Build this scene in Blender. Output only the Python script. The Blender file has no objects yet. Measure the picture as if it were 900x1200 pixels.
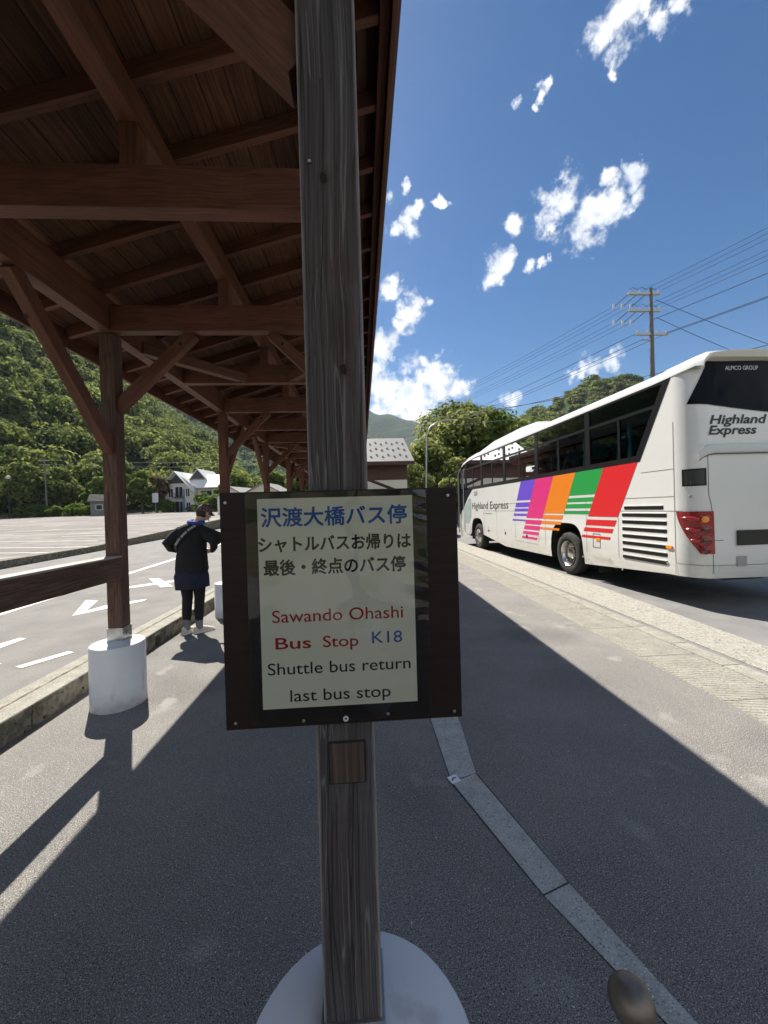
import bpy, bmesh, math, random
import numpy as np
from mathutils import Vector, Matrix, Quaternion

# ------------------------------------------------------------------ camera, sky, sun, exposure
SC = bpy.context.scene
COL = SC.collection
R = math.radians
SC.render.engine = 'CYCLES'
SC.cycles.use_denoising = True
try: SC.cycles.denoiser = 'OPENIMAGEDENOISE'
except Exception: pass
SC.cycles.max_bounces = 8
SC.cycles.diffuse_bounces = 4
SC.cycles.glossy_bounces = 3
SC.cycles.transparent_max_bounces = 16
SC.cycles.volume_bounces = 0
SC.cycles.sample_clamp_indirect = 6
SC.cycles.caustics_reflective = False
SC.cycles.caustics_refractive = False
SC.view_settings.view_transform = 'Standard'
SC.view_settings.look = 'None'
SC.view_settings.gamma = 1.0
SC.view_settings.use_curve_mapping = False
SC.view_settings.exposure = 1.08

EYE = 1.55
yaw, pitch, roll = math.atan(26.3 / 451.0), R(-0.36), R(1.6)
fw = Vector((math.sin(yaw) * math.cos(pitch), math.cos(yaw) * math.cos(pitch), math.sin(pitch)))
r0 = Vector((math.cos(yaw), -math.sin(yaw), 0)); u0 = r0.cross(fw)
cr = math.cos(roll) * r0 - math.sin(roll) * u0
cu = math.sin(roll) * r0 + math.cos(roll) * u0
cd = bpy.data.cameras.new('camera'); cam = bpy.data.objects.new('camera', cd); COL.objects.link(cam)
cd.sensor_fit = 'VERTICAL'; cd.sensor_height = 34.6; cd.lens = 451.0 / 1200 * 34.6
cd.clip_start = 0.05; cd.clip_end = 9000
M4 = Matrix(((cr.x, cu.x, -fw.x, 0), (cr.y, cu.y, -fw.y, 0), (cr.z, cu.z, -fw.z, EYE), (0, 0, 0, 1)))
cam.matrix_world = M4
SC.camera = cam

SUN_AZ, SUN_EL = R(-29.7), R(50.4)
SUN = Vector((math.sin(SUN_AZ) * math.cos(SUN_EL), math.cos(SUN_AZ) * math.cos(SUN_EL), math.sin(SUN_EL)))
sl = bpy.data.lights.new('sun', 'SUN'); sl.energy = 5.0; sl.angle = R(0.5); sl.color = (1.0, 0.94, 0.845)
so = bpy.data.objects.new('sun', sl); COL.objects.link(so); so.rotation_euler = SUN.to_track_quat('Z', 'Y').to_euler()
so.location = (-20, 30, 60)

SKY_STRENGTH = 0.05
CLOUDS_AND_FILL = [(0.394, 0.718, 0.574, 0.0308), (0.384, 0.734, 0.561, 0.0245), (0.398, 0.704, 0.588, 0.0177), (0.393, 0.742, 0.542, 0.0162), (0.449, 0.715, 0.536, 0.0308), (0.465, 0.697, 0.545, 0.0257), (0.48, 0.68, 0.554, 0.0196), (0.491, 0.66, 0.569, 0.0163), (0.507, 0.663, 0.551, 0.0114), (0.46, 0.668, 0.584, 0.0114), (0.483, 0.653, 0.583, 0.0099), (0.328, 0.759, 0.562, 0.0151), (0.362, 0.784, 0.504, 0.0079), (0.384, 0.772, 0.506, 0.0093), (0.398, 0.763, 0.509, 0.0061), (0.303, 0.805, 0.51, 0.0246), (0.298, 0.819, 0.49, 0.0185), (0.316, 0.794, 0.52, 0.0145), (0.318, 0.823, 0.47, 0.0102), (0.113, 0.798, 0.592, 0.0206), (0.087, 0.803, 0.589, 0.016), (0.133, 0.785, 0.604, 0.0124), (0.119, 0.883, 0.454, 0.0277), (0.1, 0.897, 0.431, 0.0189), (0.138, 0.87, 0.473, 0.0181), (0.157, 0.864, 0.479, 0.0108), (0.065, 0.92, 0.386, 0.0294), (0.053, 0.909, 0.413, 0.0192), (0.044, 0.935, 0.351, 0.03), (0.064, 0.954, 0.294, 0.062), (0.131, 0.95, 0.284, 0.062), (0.193, 0.934, 0.3, 0.0487), (0.241, 0.925, 0.292, 0.0281), (0.167, 0.921, 0.351, 0.0139), (0.194, 0.911, 0.363, 0.0137), (0.053, 0.969, 0.241, 0.0592), (0.138, 0.961, 0.238, 0.0463), (0.074, 0.869, 0.489, 0.018), (0.087, 0.856, 0.51, 0.0123), (0.397, 0.573, 0.717, 0.0221), (0.407, 0.556, 0.725, 0.0241), (0.431, 0.545, 0.719, 0.0113), (0.458, 0.539, 0.707, 0.0121), (0.466, 0.528, 0.711, 0.0099), (0.412, 0.583, 0.701, 0.0124), (0.418, 0.595, 0.686, 0.0075), (0.388, 0.585, 0.712, 0.0093), (0.329, 0.629, 0.705, 0.0068), (0.324, 0.64, 0.697, 0.0059), (0.319, 0.652, 0.688, 0.0048), (0.29, 0.651, 0.701, 0.0072), (0.514, 0.806, 0.292, 0.0219), (0.538, 0.789, 0.297, 0.018), (0.491, 0.822, 0.289, 0.0156), (0.475, 0.832, 0.285, 0.0123), (0.361, 0.899, 0.246, 0.0175), (0.375, 0.892, 0.254, 0.0116), (0.073, 0.767, 0.637, 0.0089), (0.107, 0.766, 0.634, 0.0074), (0.174, 0.772, 0.612, 0.0076), (0.496, 0.635, 0.593, 0.0036), (-0.205, 0.819, 0.536, 0.0638), (-0.27, 0.766, 0.583, 0.0428), (-0.351, 0.638, 0.686, 0.0637), (0.692, 0.504, 0.517, 0.0352),
          (0.3, -0.9, 0.32, 0.48), (-0.35, -0.9, 0.28, 0.48), (0.75, -0.6, 0.28, 0.40), (-0.8, -0.5, 0.33, 0.30), (0.9, -0.1, 0.4, 0.16)]  # unseen clouds, mostly behind the camera, added as fill light

def make_world():
    w = bpy.data.worlds.new('World'); SC.world = w; w.use_nodes = True
    nt = w.node_tree; N = nt.nodes; L = nt.links; N.clear()
    def nd(t, **k):
        n = N.new(t)
        for a, b in k.items(): setattr(n, a, b)
        return n
    sky = nd('ShaderNodeTexSky', sky_type='NISHITA', sun_disc=False)
    sky.sun_elevation = SUN_EL; sky.sun_rotation = SUN_AZ
    sky.altitude = 1000; sky.air_density = 1.0; sky.dust_density = 0.8; sky.ozone_density = 2.0
    tc = nd('ShaderNodeTexCoord'); nv = nd('ShaderNodeVectorMath', operation='NORMALIZE')
    L.new(tc.outputs['Generated'], nv.inputs[0])
    def noise(scale, detail, rough):
        n = nd('ShaderNodeTexNoise'); n.inputs['Scale'].default_value = scale
        n.inputs['Detail'].default_value = detail; n.inputs['Roughness'].default_value = rough
        L.new(nv.outputs[0], n.inputs['Vector']); return n
    # warp the direction a little so the outlines are ragged
    wn = noise(18, 6, 0.62)
    sub = nd('ShaderNodeVectorMath', operation='SUBTRACT'); L.new(wn.outputs['Color'], sub.inputs[0]); sub.inputs[1].default_value = (.5, .5, .5)
    sc_ = nd('ShaderNodeVectorMath', operation='SCALE'); L.new(sub.outputs[0], sc_.inputs[0]); sc_.inputs['Scale'].default_value = 0.07
    ad = nd('ShaderNodeVectorMath', operation='ADD'); L.new(nv.outputs[0], ad.inputs[0]); L.new(sc_.outputs[0], ad.inputs[1])
    prev = None
    for x, y, z, r in CLOUDS_AND_FILL:
        d = nd('ShaderNodeVectorMath', operation='DISTANCE'); L.new(ad.outputs[0], d.inputs[0]); d.inputs[1].default_value = (x, y, z)
        m = nd('ShaderNodeMath', operation='MULTIPLY_ADD'); L.new(d.outputs['Value'], m.inputs[0])
        m.inputs[1].default_value = -1.0 / (r * 1.75); m.inputs[2].default_value = 1.0
        if prev is None: prev = m
        else:
            x_ = nd('ShaderNodeMath', operation='SMOOTH_MAX'); L.new(prev.outputs[0], x_.inputs[0]); L.new(m.outputs[0], x_.inputs[1]); x_.inputs[2].default_value = 0.12; prev = x_
    n2 = noise(24, 9, 0.62)
    a = nd('ShaderNodeMath', operation='MULTIPLY_ADD'); L.new(n2.outputs['Fac'], a.inputs[0]); a.inputs[1].default_value = 3.4; a.inputs[2].default_value = -1.96
    s = nd('ShaderNodeMath', operation='MULTIPLY_ADD'); L.new(prev.outputs[0], s.inputs[0]); s.inputs[1].default_value = 1.32; L.new(a.outputs[0], s.inputs[2])
    mr = nd('ShaderNodeMapRange', interpolation_type='SMOOTHSTEP'); L.new(s.outputs[0], mr.inputs['Value'])
    mr.inputs['From Min'].default_value = -0.08; mr.inputs['From Max'].default_value = 0.85
    # thin veil low on the horizon is left to the sky itself; cloud body shading by a second noise
    n3 = noise(16, 6, 0.6)
    cr_ = nd('ShaderNodeValToRGB'); L.new(n3.outputs['Fac'], cr_.inputs['Fac'])
    cr_.color_ramp.elements[0].position = .36; cr_.color_ramp.elements[0].color = (.62, .67, .76, 1)
    cr_.color_ramp.elements[1].position = .58; cr_.color_ramp.elements[1].color = (1, 1, 1, 1)
    hs = nd('ShaderNodeHueSaturation'); L.new(sky.outputs['Color'], hs.inputs['Color'])
    hs.inputs['Saturation'].default_value = 1.42; hs.inputs['Value'].default_value = 1.0
    b1 = nd('ShaderNodeBackground'); L.new(hs.outputs['Color'], b1.inputs['Color']); b1.inputs['Strength'].default_value = SKY_STRENGTH
    b2 = nd('ShaderNodeBackground'); L.new(cr_.outputs['Color'], b2.inputs['Color']); b2.inputs['Strength'].default_value = 0.62
    mx = nd('ShaderNodeMixShader'); L.new(mr.outputs['Result'], mx.inputs['Fac']); L.new(b1.outputs[0], mx.inputs[1]); L.new(b2.outputs[0], mx.inputs[2])
    out = nd('ShaderNodeOutputWorld'); L.new(mx.outputs[0], out.inputs['Surface'])
    w.cycles.sampling_method = 'MANUAL'; w.cycles.sample_map_resolution = 1024
make_world()

# ------------------------------------------------------------------ materials
def mat(name, col, rough=.6, col2=None, scale=6., detail=6., stretch=(1, 1, 1), ramp=(.35, .65), metal=0., spec=.5,
        bump=0., bscale=60., bstretch=None, speck=None, coat=0., island=None, translucent=0., rot=None, rndobj=0.):
    m = bpy.data.materials.new(name); m.use_nodes = True
    nt = m.node_tree; N = nt.nodes; L = nt.links
    p = N['Principled BSDF']
    p.inputs['Roughness'].default_value = rough; p.inputs['Metallic'].default_value = metal
    p.inputs['Specular IOR Level'].default_value = spec; p.inputs['Coat Weight'].default_value = coat
    c4 = lambda c: (c[0], c[1], c[2], 1)
    p.inputs['Base Color'].default_value = c4(col)
    tc = N.new('ShaderNodeTexCoord')
    vec = tc.outputs['Object']
    if rndobj:
        oi = N.new('ShaderNodeObjectInfo'); sc = N.new('ShaderNodeVectorMath'); sc.operation = 'SCALE'
        cb = N.new('ShaderNodeCombineXYZ'); L.new(oi.outputs['Random'], cb.inputs[0]); L.new(oi.outputs['Random'], cb.inputs[1]); L.new(oi.outputs['Random'], cb.inputs[2])
        L.new(cb.outputs[0], sc.inputs[0]); sc.inputs['Scale'].default_value = rndobj
        ad = N.new('ShaderNodeVectorMath'); L.new(vec, ad.inputs[0]); L.new(sc.outputs[0], ad.inputs[1]); vec = ad.outputs[0]
    def mapped(st):
        mp = N.new('ShaderNodeMapping'); mp.inputs['Scale'].default_value = st; L.new(vec, mp.inputs['Vector']); return mp.outputs[0]
    cur = None
    if col2 is not None:
        if island:
            g = N.new('ShaderNodeNewGeometry'); fac = g.outputs['Random Per Island']
        else:
            n = N.new('ShaderNodeTexNoise'); n.inputs['Scale'].default_value = scale; n.inputs['Detail'].default_value = detail
            n.inputs['Roughness'].default_value = .6
            L.new(mapped(stretch), n.inputs['Vector']); fac = n.outputs['Fac']
        r = N.new('ShaderNodeValToRGB'); L.new(fac, r.inputs['Fac'])
        r.color_ramp.elements[0].position = ramp[0]; r.color_ramp.elements[1].position = ramp[1]
        r.color_ramp.elements[0].color = c4(col); r.color_ramp.elements[1].color = c4(col2)
        cur = r.outputs['Color']
    if speck:   # (scale, colour, threshold, softness)
        for (ss, scol, th, soft) in speck:
            v = N.new('ShaderNodeTexNoise'); v.inputs['Scale'].default_value = ss; v.inputs['Detail'].default_value = 2
            L.new(vec, v.inputs['Vector'])
            r = N.new('ShaderNodeMapRange'); r.inputs['From Min'].default_value = th; r.inputs['From Max'].default_value = th + soft
            L.new(v.outputs['Fac'], r.inputs['Value'])
            mx = N.new('ShaderNodeMix'); mx.data_type = 'RGBA'; L.new(r.outputs['Result'], mx.inputs['Factor'])
            if cur is None: mx.inputs['A'].default_value = c4(col)
            else: L.new(cur, mx.inputs['A'])
            mx.inputs['B'].default_value = c4(scol); cur = mx.outputs['Result']
    if cur is not None: L.new(cur, p.inputs['Base Color'])
    if bump:
        bn = N.new('ShaderNodeTexNoise'); bn.inputs['Scale'].default_value = bscale; bn.inputs['Detail'].default_value = 4
        L.new(mapped(bstretch or stretch), bn.inputs['Vector'])
        b = N.new('ShaderNodeBump'); b.inputs['Strength'].default_value = bump; b.inputs['Distance'].default_value = .01
        L.new(bn.outputs['Fac'], b.inputs['Height']); L.new(b.outputs['Normal'], p.inputs['Normal'])
    if translucent:
        t = N.new('ShaderNodeBsdfTranslucent')
        if cur is not None:
            hv = N.new('ShaderNodeHueSaturation'); hv.inputs['Hue'].default_value = .485; hv.inputs['Value'].default_value = 1.5
            L.new(cur, hv.inputs['Color']); L.new(hv.outputs['Color'], t.inputs['Color'])
        else: t.inputs['Color'].default_value = c4(col)
        ms = N.new('ShaderNodeMixShader'); ms.inputs['Fac'].default_value = translucent
        L.new(p.outputs[0], ms.inputs[1]); L.new(t.outputs[0], ms.inputs[2]); L.new(ms.outputs[0], N['Material Output'].inputs['Surface'])
    return m

def wood_mat(name, dark, light, ring=1.0, rough=.7, bump=.35, spec=.25, knots=False):
    """grain runs along the object's own X axis"""
    m = bpy.data.materials.new(name); m.use_nodes = True
    nt = m.node_tree; N = nt.nodes; L = nt.links; p = N['Principled BSDF']
    p.inputs['Roughness'].default_value = rough; p.inputs['Specular IOR Level'].default_value = spec
    tc = N.new('ShaderNodeTexCoord'); oi = N.new('ShaderNodeObjectInfo')
    cb = N.new('ShaderNodeCombineXYZ')
    for i in range(3): L.new(oi.outputs['Random'], cb.inputs[i])
    sc = N.new('ShaderNodeVectorMath'); sc.operation = 'SCALE'; L.new(cb.outputs[0], sc.inputs[0]); sc.inputs['Scale'].default_value = 9.
    ad = N.new('ShaderNodeVectorMath'); L.new(tc.outputs['Object'], ad.inputs[0]); L.new(sc.outputs[0], ad.inputs[1])
    src = ad.outputs[0]
    if knots:
        # bend the grain round knots
        vo = N.new('ShaderNodeTexVoronoi'); vo.inputs['Scale'].default_value = 1.0
        mpv = N.new('ShaderNodeMapping'); mpv.inputs['Scale'].default_value = (3.2, 9, 9); L.new(src, mpv.inputs['Vector']); L.new(mpv.outputs[0], vo.inputs['Vector'])
        kr = N.new('ShaderNodeMapRange'); kr.inputs['From Min'].default_value = .02; kr.inputs['From Max'].default_value = .16
        kr.inputs['To Min'].default_value = 1; kr.inputs['To Max'].default_value = 0
        L.new(vo.outputs['Distance'], kr.inputs['Value'])
    wn = N.new('ShaderNodeTexNoise'); wn.inputs['Scale'].default_value = 2.2; wn.inputs['Detail'].default_value = 2; L.new(src, wn.inputs['Vector'])
    ws = N.new('ShaderNodeVectorMath'); ws.operation = 'SCALE'; L.new(wn.outputs['Color'], ws.inputs[0]); ws.inputs['Scale'].default_value = .05
    wa = N.new('ShaderNodeVectorMath'); L.new(src, wa.inputs[0]); L.new(ws.outputs[0], wa.inputs[1])
    def nz(st, scale, det):
        mp = N.new('ShaderNodeMapping'); mp.inputs['Scale'].default_value = st; L.new(wa.outputs[0], mp.inputs['Vector'])
        n = N.new('ShaderNodeTexNoise'); n.inputs['Scale'].default_value = scale; n.inputs['Detail'].default_value = det; n.inputs['Roughness'].default_value = .65
        L.new(mp.outputs[0], n.inputs['Vector']); return n
    g = nz((.22, 11, 11), 9 * ring, 7)
    r = N.new('ShaderNodeValToRGB'); L.new(g.outputs['Fac'], r.inputs['Fac'])
    r.color_ramp.elements[0].position = .36; r.color_ramp.elements[1].position = .66
    r.color_ramp.elements[0].color = (*dark, 1); r.color_ramp.elements[1].color = (*light, 1)
    big = nz((.8, 2, 2), 2.0, 3)
    br = N.new('ShaderNodeMapRange'); br.inputs['From Min'].default_value = .3; br.inputs['From Max'].default_value = .7
    br.inputs['To Min'].default_value = .72; br.inputs['To Max'].default_value = 1.2; L.new(big.outputs['Fac'], br.inputs['Value'])
    hv = N.new('ShaderNodeHueSaturation'); L.new(r.outputs['Color'], hv.inputs['Color']); L.new(br.outputs['Result'], hv.inputs['Value'])
    col = hv.outputs['Color']
    if knots:
        mx = N.new('ShaderNodeMix'); mx.data_type = 'RGBA'; L.new(kr.outputs['Result'], mx.inputs['Factor'])
        L.new(col, mx.inputs['A']); mx.inputs['B'].default_value = (.045, .026, .02, 1); col = mx.outputs['Result']
        # a few pale cracks and scratches
        ck = nz((.5, 26, 26), 2.0, 1)
        cm = N.new('ShaderNodeMapRange'); cm.inputs['From Min'].default_value = .705; cm.inputs['From Max'].default_value = .73; cm.inputs['To Max'].default_value = .55
        L.new(ck.outputs['Fac'], cm.inputs['Value'])
        mx2 = N.new('ShaderNodeMix'); mx2.data_type = 'RGBA'; L.new(cm.outputs['Result'], mx2.inputs['Factor']); L.new(col, mx2.inputs['A'])
        mx2.inputs['B'].default_value = (.30, .28, .27, 1); col = mx2.outputs['Result']
    L.new(col, p.inputs['Base Color'])
    if bump:
        b = N.new('ShaderNodeBump'); b.inputs['Strength'].default_value = bump; b.inputs['Distance'].default_value = .004
        L.new(g.outputs['Fac'], b.inputs['Height']); L.new(b.outputs['Normal'], p.inputs['Normal'])
    return m

def old_post():
    m = bpy.data.materials.new('grey_weathered_timber'); m.use_nodes = True; nt = m.node_tree; N = nt.nodes; L = nt.links; p = N['Principled BSDF']
    p.inputs['Roughness'].default_value = .75; p.inputs['Specular IOR Level'].default_value = .3
    tc = N.new('ShaderNodeTexCoord'); o = tc.outputs['Object']
    def mth(op, a, b=None, c=None):
        n = N.new('ShaderNodeMath'); n.operation = op
        for i, v in enumerate((a, b, c)):
            if v is None: continue
            if isinstance(v, (int, float)): n.inputs[i].default_value = v
            else: L.new(v, n.inputs[i])
        return n.outputs[0]
    def nz(vec, st, sc, det, ro=.6):
        mp = N.new('ShaderNodeMapping'); mp.inputs['Scale'].default_value = st; L.new(vec, mp.inputs['Vector'])
        n = N.new('ShaderNodeTexNoise'); n.inputs['Scale'].default_value = sc; n.inputs['Detail'].default_value = det; n.inputs['Roughness'].default_value = ro; L.new(mp.outputs[0], n.inputs['Vector']); return n
    # knots at chosen heights push the grain aside
    wob = nz(o, (2.0, 1, 1), 1.0, 2); ws = N.new('ShaderNodeVectorMath'); ws.operation = 'SCALE'; L.new(wob.outputs['Color'], ws.inputs[0]); ws.inputs['Scale'].default_value = .035
    wv = N.new('ShaderNodeVectorMath'); L.new(o, wv.inputs[0]); L.new(ws.outputs[0], wv.inputs[1]); vec = wv.outputs[0]
    kw = nz(o, (20, 45, 45), 1.6, 3); kws = N.new('ShaderNodeVectorMath'); kws.operation = 'SCALE'; L.new(kw.outputs['Color'], kws.inputs[0]); kws.inputs['Scale'].default_value = .022
    kwo = N.new('ShaderNodeVectorMath'); L.new(kws.outputs[0], kwo.inputs[0]); L.new(o, kwo.inputs[1]); kwc = N.new('ShaderNodeVectorMath'); kwc.operation = 'SUBTRACT'; L.new(kwo.outputs[0], kwc.inputs[0]); kwc.inputs[1].default_value = (.011, .011, .011); kvec = kwc.outputs[0]
    kn = None
    for kx, ky, r in KNOTS:
        sp = N.new('ShaderNodeVectorMath'); sp.operation = 'SUBTRACT'; L.new(kvec, sp.inputs[0]); sp.inputs[1].default_value = (kx, ky, -.059)
        sq = N.new('ShaderNodeVectorMath'); sq.operation = 'MULTIPLY'; L.new(sp.outputs[0], sq.inputs[0]); sq.inputs[1].default_value = (.62 / r, 1 / r, .5 / r)
        ln = N.new('ShaderNodeVectorMath'); ln.operation = 'LENGTH'; L.new(sq.outputs[0], ln.inputs[0])
        g = mth('POWER', 2.718, mth('MULTIPLY', mth('MULTIPLY', ln.outputs['Value'], ln.outputs['Value']), -1.0))
        kn = g if kn is None else mth('MAXIMUM', kn, g)
    sx = N.new('ShaderNodeSeparateXYZ'); L.new(vec, sx.inputs[0])
    fine = nz(vec, (.5, 60, 60), 4.5, 5, .7); mid = nz(vec, (.35, 14, 14), 5, 4)
    f = mth('ADD', mth('MULTIPLY', fine.outputs['Fac'], .6), mth('MULTIPLY', mid.outputs['Fac'], .4))
    r = N.new('ShaderNodeValToRGB'); L.new(f, r.inputs['Fac']); e = r.color_ramp.elements
    e[0].position = .38; e[1].position = .64; e[0].color = (.030, .027, .029, 1); e[1].color = (.100, .093, .098, 1)
    big = nz(o, (1.2, 4, 4), 1.5, 3); col = N.new('ShaderNodeMix'); col.data_type = 'RGBA'; cf = N.new('ShaderNodeMapRange'); cf.inputs['From Min'].default_value = .45; cf.inputs['From Max'].default_value = .75; L.new(big.outputs['Fac'], cf.inputs['Value'])
    L.new(cf.outputs['Result'], col.inputs['Factor']); L.new(r.outputs['Color'], col.inputs['A']); hb = N.new('ShaderNodeHueSaturation'); hb.inputs['Hue'].default_value = .5; hb.inputs['Value'].default_value = .85; L.new(r.outputs['Color'], hb.inputs['Color'])
    tint = N.new('ShaderNodeMix'); tint.data_type = 'RGBA'; tint.blend_type = 'MULTIPLY'; tint.inputs['Factor'].default_value = 1; L.new(hb.outputs['Color'], tint.inputs['A']); tint.inputs['B'].default_value = (1.15, .88, .75, 1); L.new(tint.outputs['Result'], col.inputs['B'])
    cur = col.outputs['Result']
    def over(cur, fac, c):
        mx = N.new('ShaderNodeMix'); mx.data_type = 'RGBA'; L.new(fac, mx.inputs['Factor']); L.new(cur, mx.inputs['A']); mx.inputs['B'].default_value = (*c, 1); return mx.outputs['Result']
    ck = nz(vec, (.45, 24, 24), 2.2, 1); gate = nz(o, (1.5, 10, 10), 1.3, 1)
    line = mth('SUBTRACT', 1.0, mth('MULTIPLY', mth('ABSOLUTE', mth('SUBTRACT', ck.outputs['Fac'], .5)), 42)); line = mth('MULTIPLY', mth('MAXIMUM', line, 0), mth('GREATER_THAN', gate.outputs['Fac'], .47))
    cur = over(cur, mth('MULTIPLY', line, .42), (.26, .245, .25))
    dk = nz(vec, (.3, 20, 20), 1.7, 1); dl = mth('MAXIMUM', mth('SUBTRACT', 1.0, mth('MULTIPLY', mth('ABSOLUTE', mth('SUBTRACT', dk.outputs['Fac'], .56)), 60)), 0)
    cur = over(cur, mth('MULTIPLY', dl, .8), (.006, .005, .006))
    ks = mth('SMOOTH_MIN', mth('MULTIPLY', kn, 1.6), 1.0, .2); cur = over(cur, mth('MULTIPLY', ks, .75), (.050, .026, .018)); cur = over(cur, mth('GREATER_THAN', kn, .62), (.014, .009, .008))
    s2 = N.new('ShaderNodeSeparateXYZ'); L.new(o, s2.inputs[0])
    ed = mth('MINIMUM', mth('ABSOLUTE', s2.outputs['Y']), mth('ABSOLUTE', s2.outputs['Z'])); en = nz(o, (3, 30, 30), 3, 3)
    ef = N.new('ShaderNodeMapRange'); ef.inputs['From Min'].default_value = .0515; ef.inputs['From Max'].default_value = .0575; L.new(ed, ef.inputs['Value'])
    cur = over(cur, mth('MULTIPLY', mth('MULTIPLY', ef.outputs['Result'], en.outputs['Fac']), 1.1), (.34, .31, .30))
    L.new(cur, p.inputs['Base Color'])
    b = N.new('ShaderNodeBump'); b.inputs['Strength'].default_value = .7; b.inputs['Distance'].default_value = .003
    L.new(mth('SUBTRACT', f, mth('MULTIPLY', dl, .6)), b.inputs['Height']); L.new(b.outputs['Normal'], p.inputs['Normal'])
    return m
KNOTS = [(.06, -.012, .011), (.60, .030, .010), (-.32, .016, .009), (-.60, -.022, .014), (-.66, -.012, .009)]

def emis(name, col, s):
    m = bpy.data.materials.new(name); m.use_nodes = True; p = m.node_tree.nodes['Principled BSDF']
    p.inputs['Base Color'].default_value = (*col, 1); p.inputs['Emission Color'].default_value = (*col, 1); p.inputs['Emission Strength'].default_value = s
    return m

def glass_mat(name, tint=(.12, .15, .16), alpha=.75, rough=.02, wav=0., wscale=6.):
    """tinted pane: part see-through, mirror by Fresnel"""
    m = bpy.data.materials.new(name); m.use_nodes = True; nt = m.node_tree; N = nt.nodes; L = nt.links; N.clear()
    out = N.new('ShaderNodeOutputMaterial'); tr = N.new('ShaderNodeBsdfTransparent'); gl = N.new('ShaderNodeBsdfGlossy'); mx = N.new('ShaderNodeMixShader'); fr = N.new('ShaderNodeFresnel')
    tr.inputs['Color'].default_value = (*tint, 1); gl.inputs['Roughness'].default_value = rough; gl.inputs['Color'].default_value = (.95, .97, 1, 1); fr.inputs['IOR'].default_value = alpha
    L.new(fr.outputs[0], mx.inputs['Fac']); L.new(tr.outputs[0], mx.inputs[1]); L.new(gl.outputs[0], mx.inputs[2]); L.new(mx.outputs[0], out.inputs['Surface'])
    if wav:
        tc = N.new('ShaderNodeTexCoord'); n = N.new('ShaderNodeTexNoise'); n.inputs['Scale'].default_value = wscale; n.inputs['Detail'].default_value = 1.5
        L.new(tc.outputs['Object'], n.inputs['Vector']); b = N.new('ShaderNodeBump'); b.inputs['Strength'].default_value = wav; b.inputs['Distance'].default_value = .01
        L.new(n.outputs['Fac'], b.inputs['Height']); L.new(b.outputs['Normal'], gl.inputs['Normal']); L.new(b.outputs['Normal'], fr.inputs['Normal'])
    return m

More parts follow.
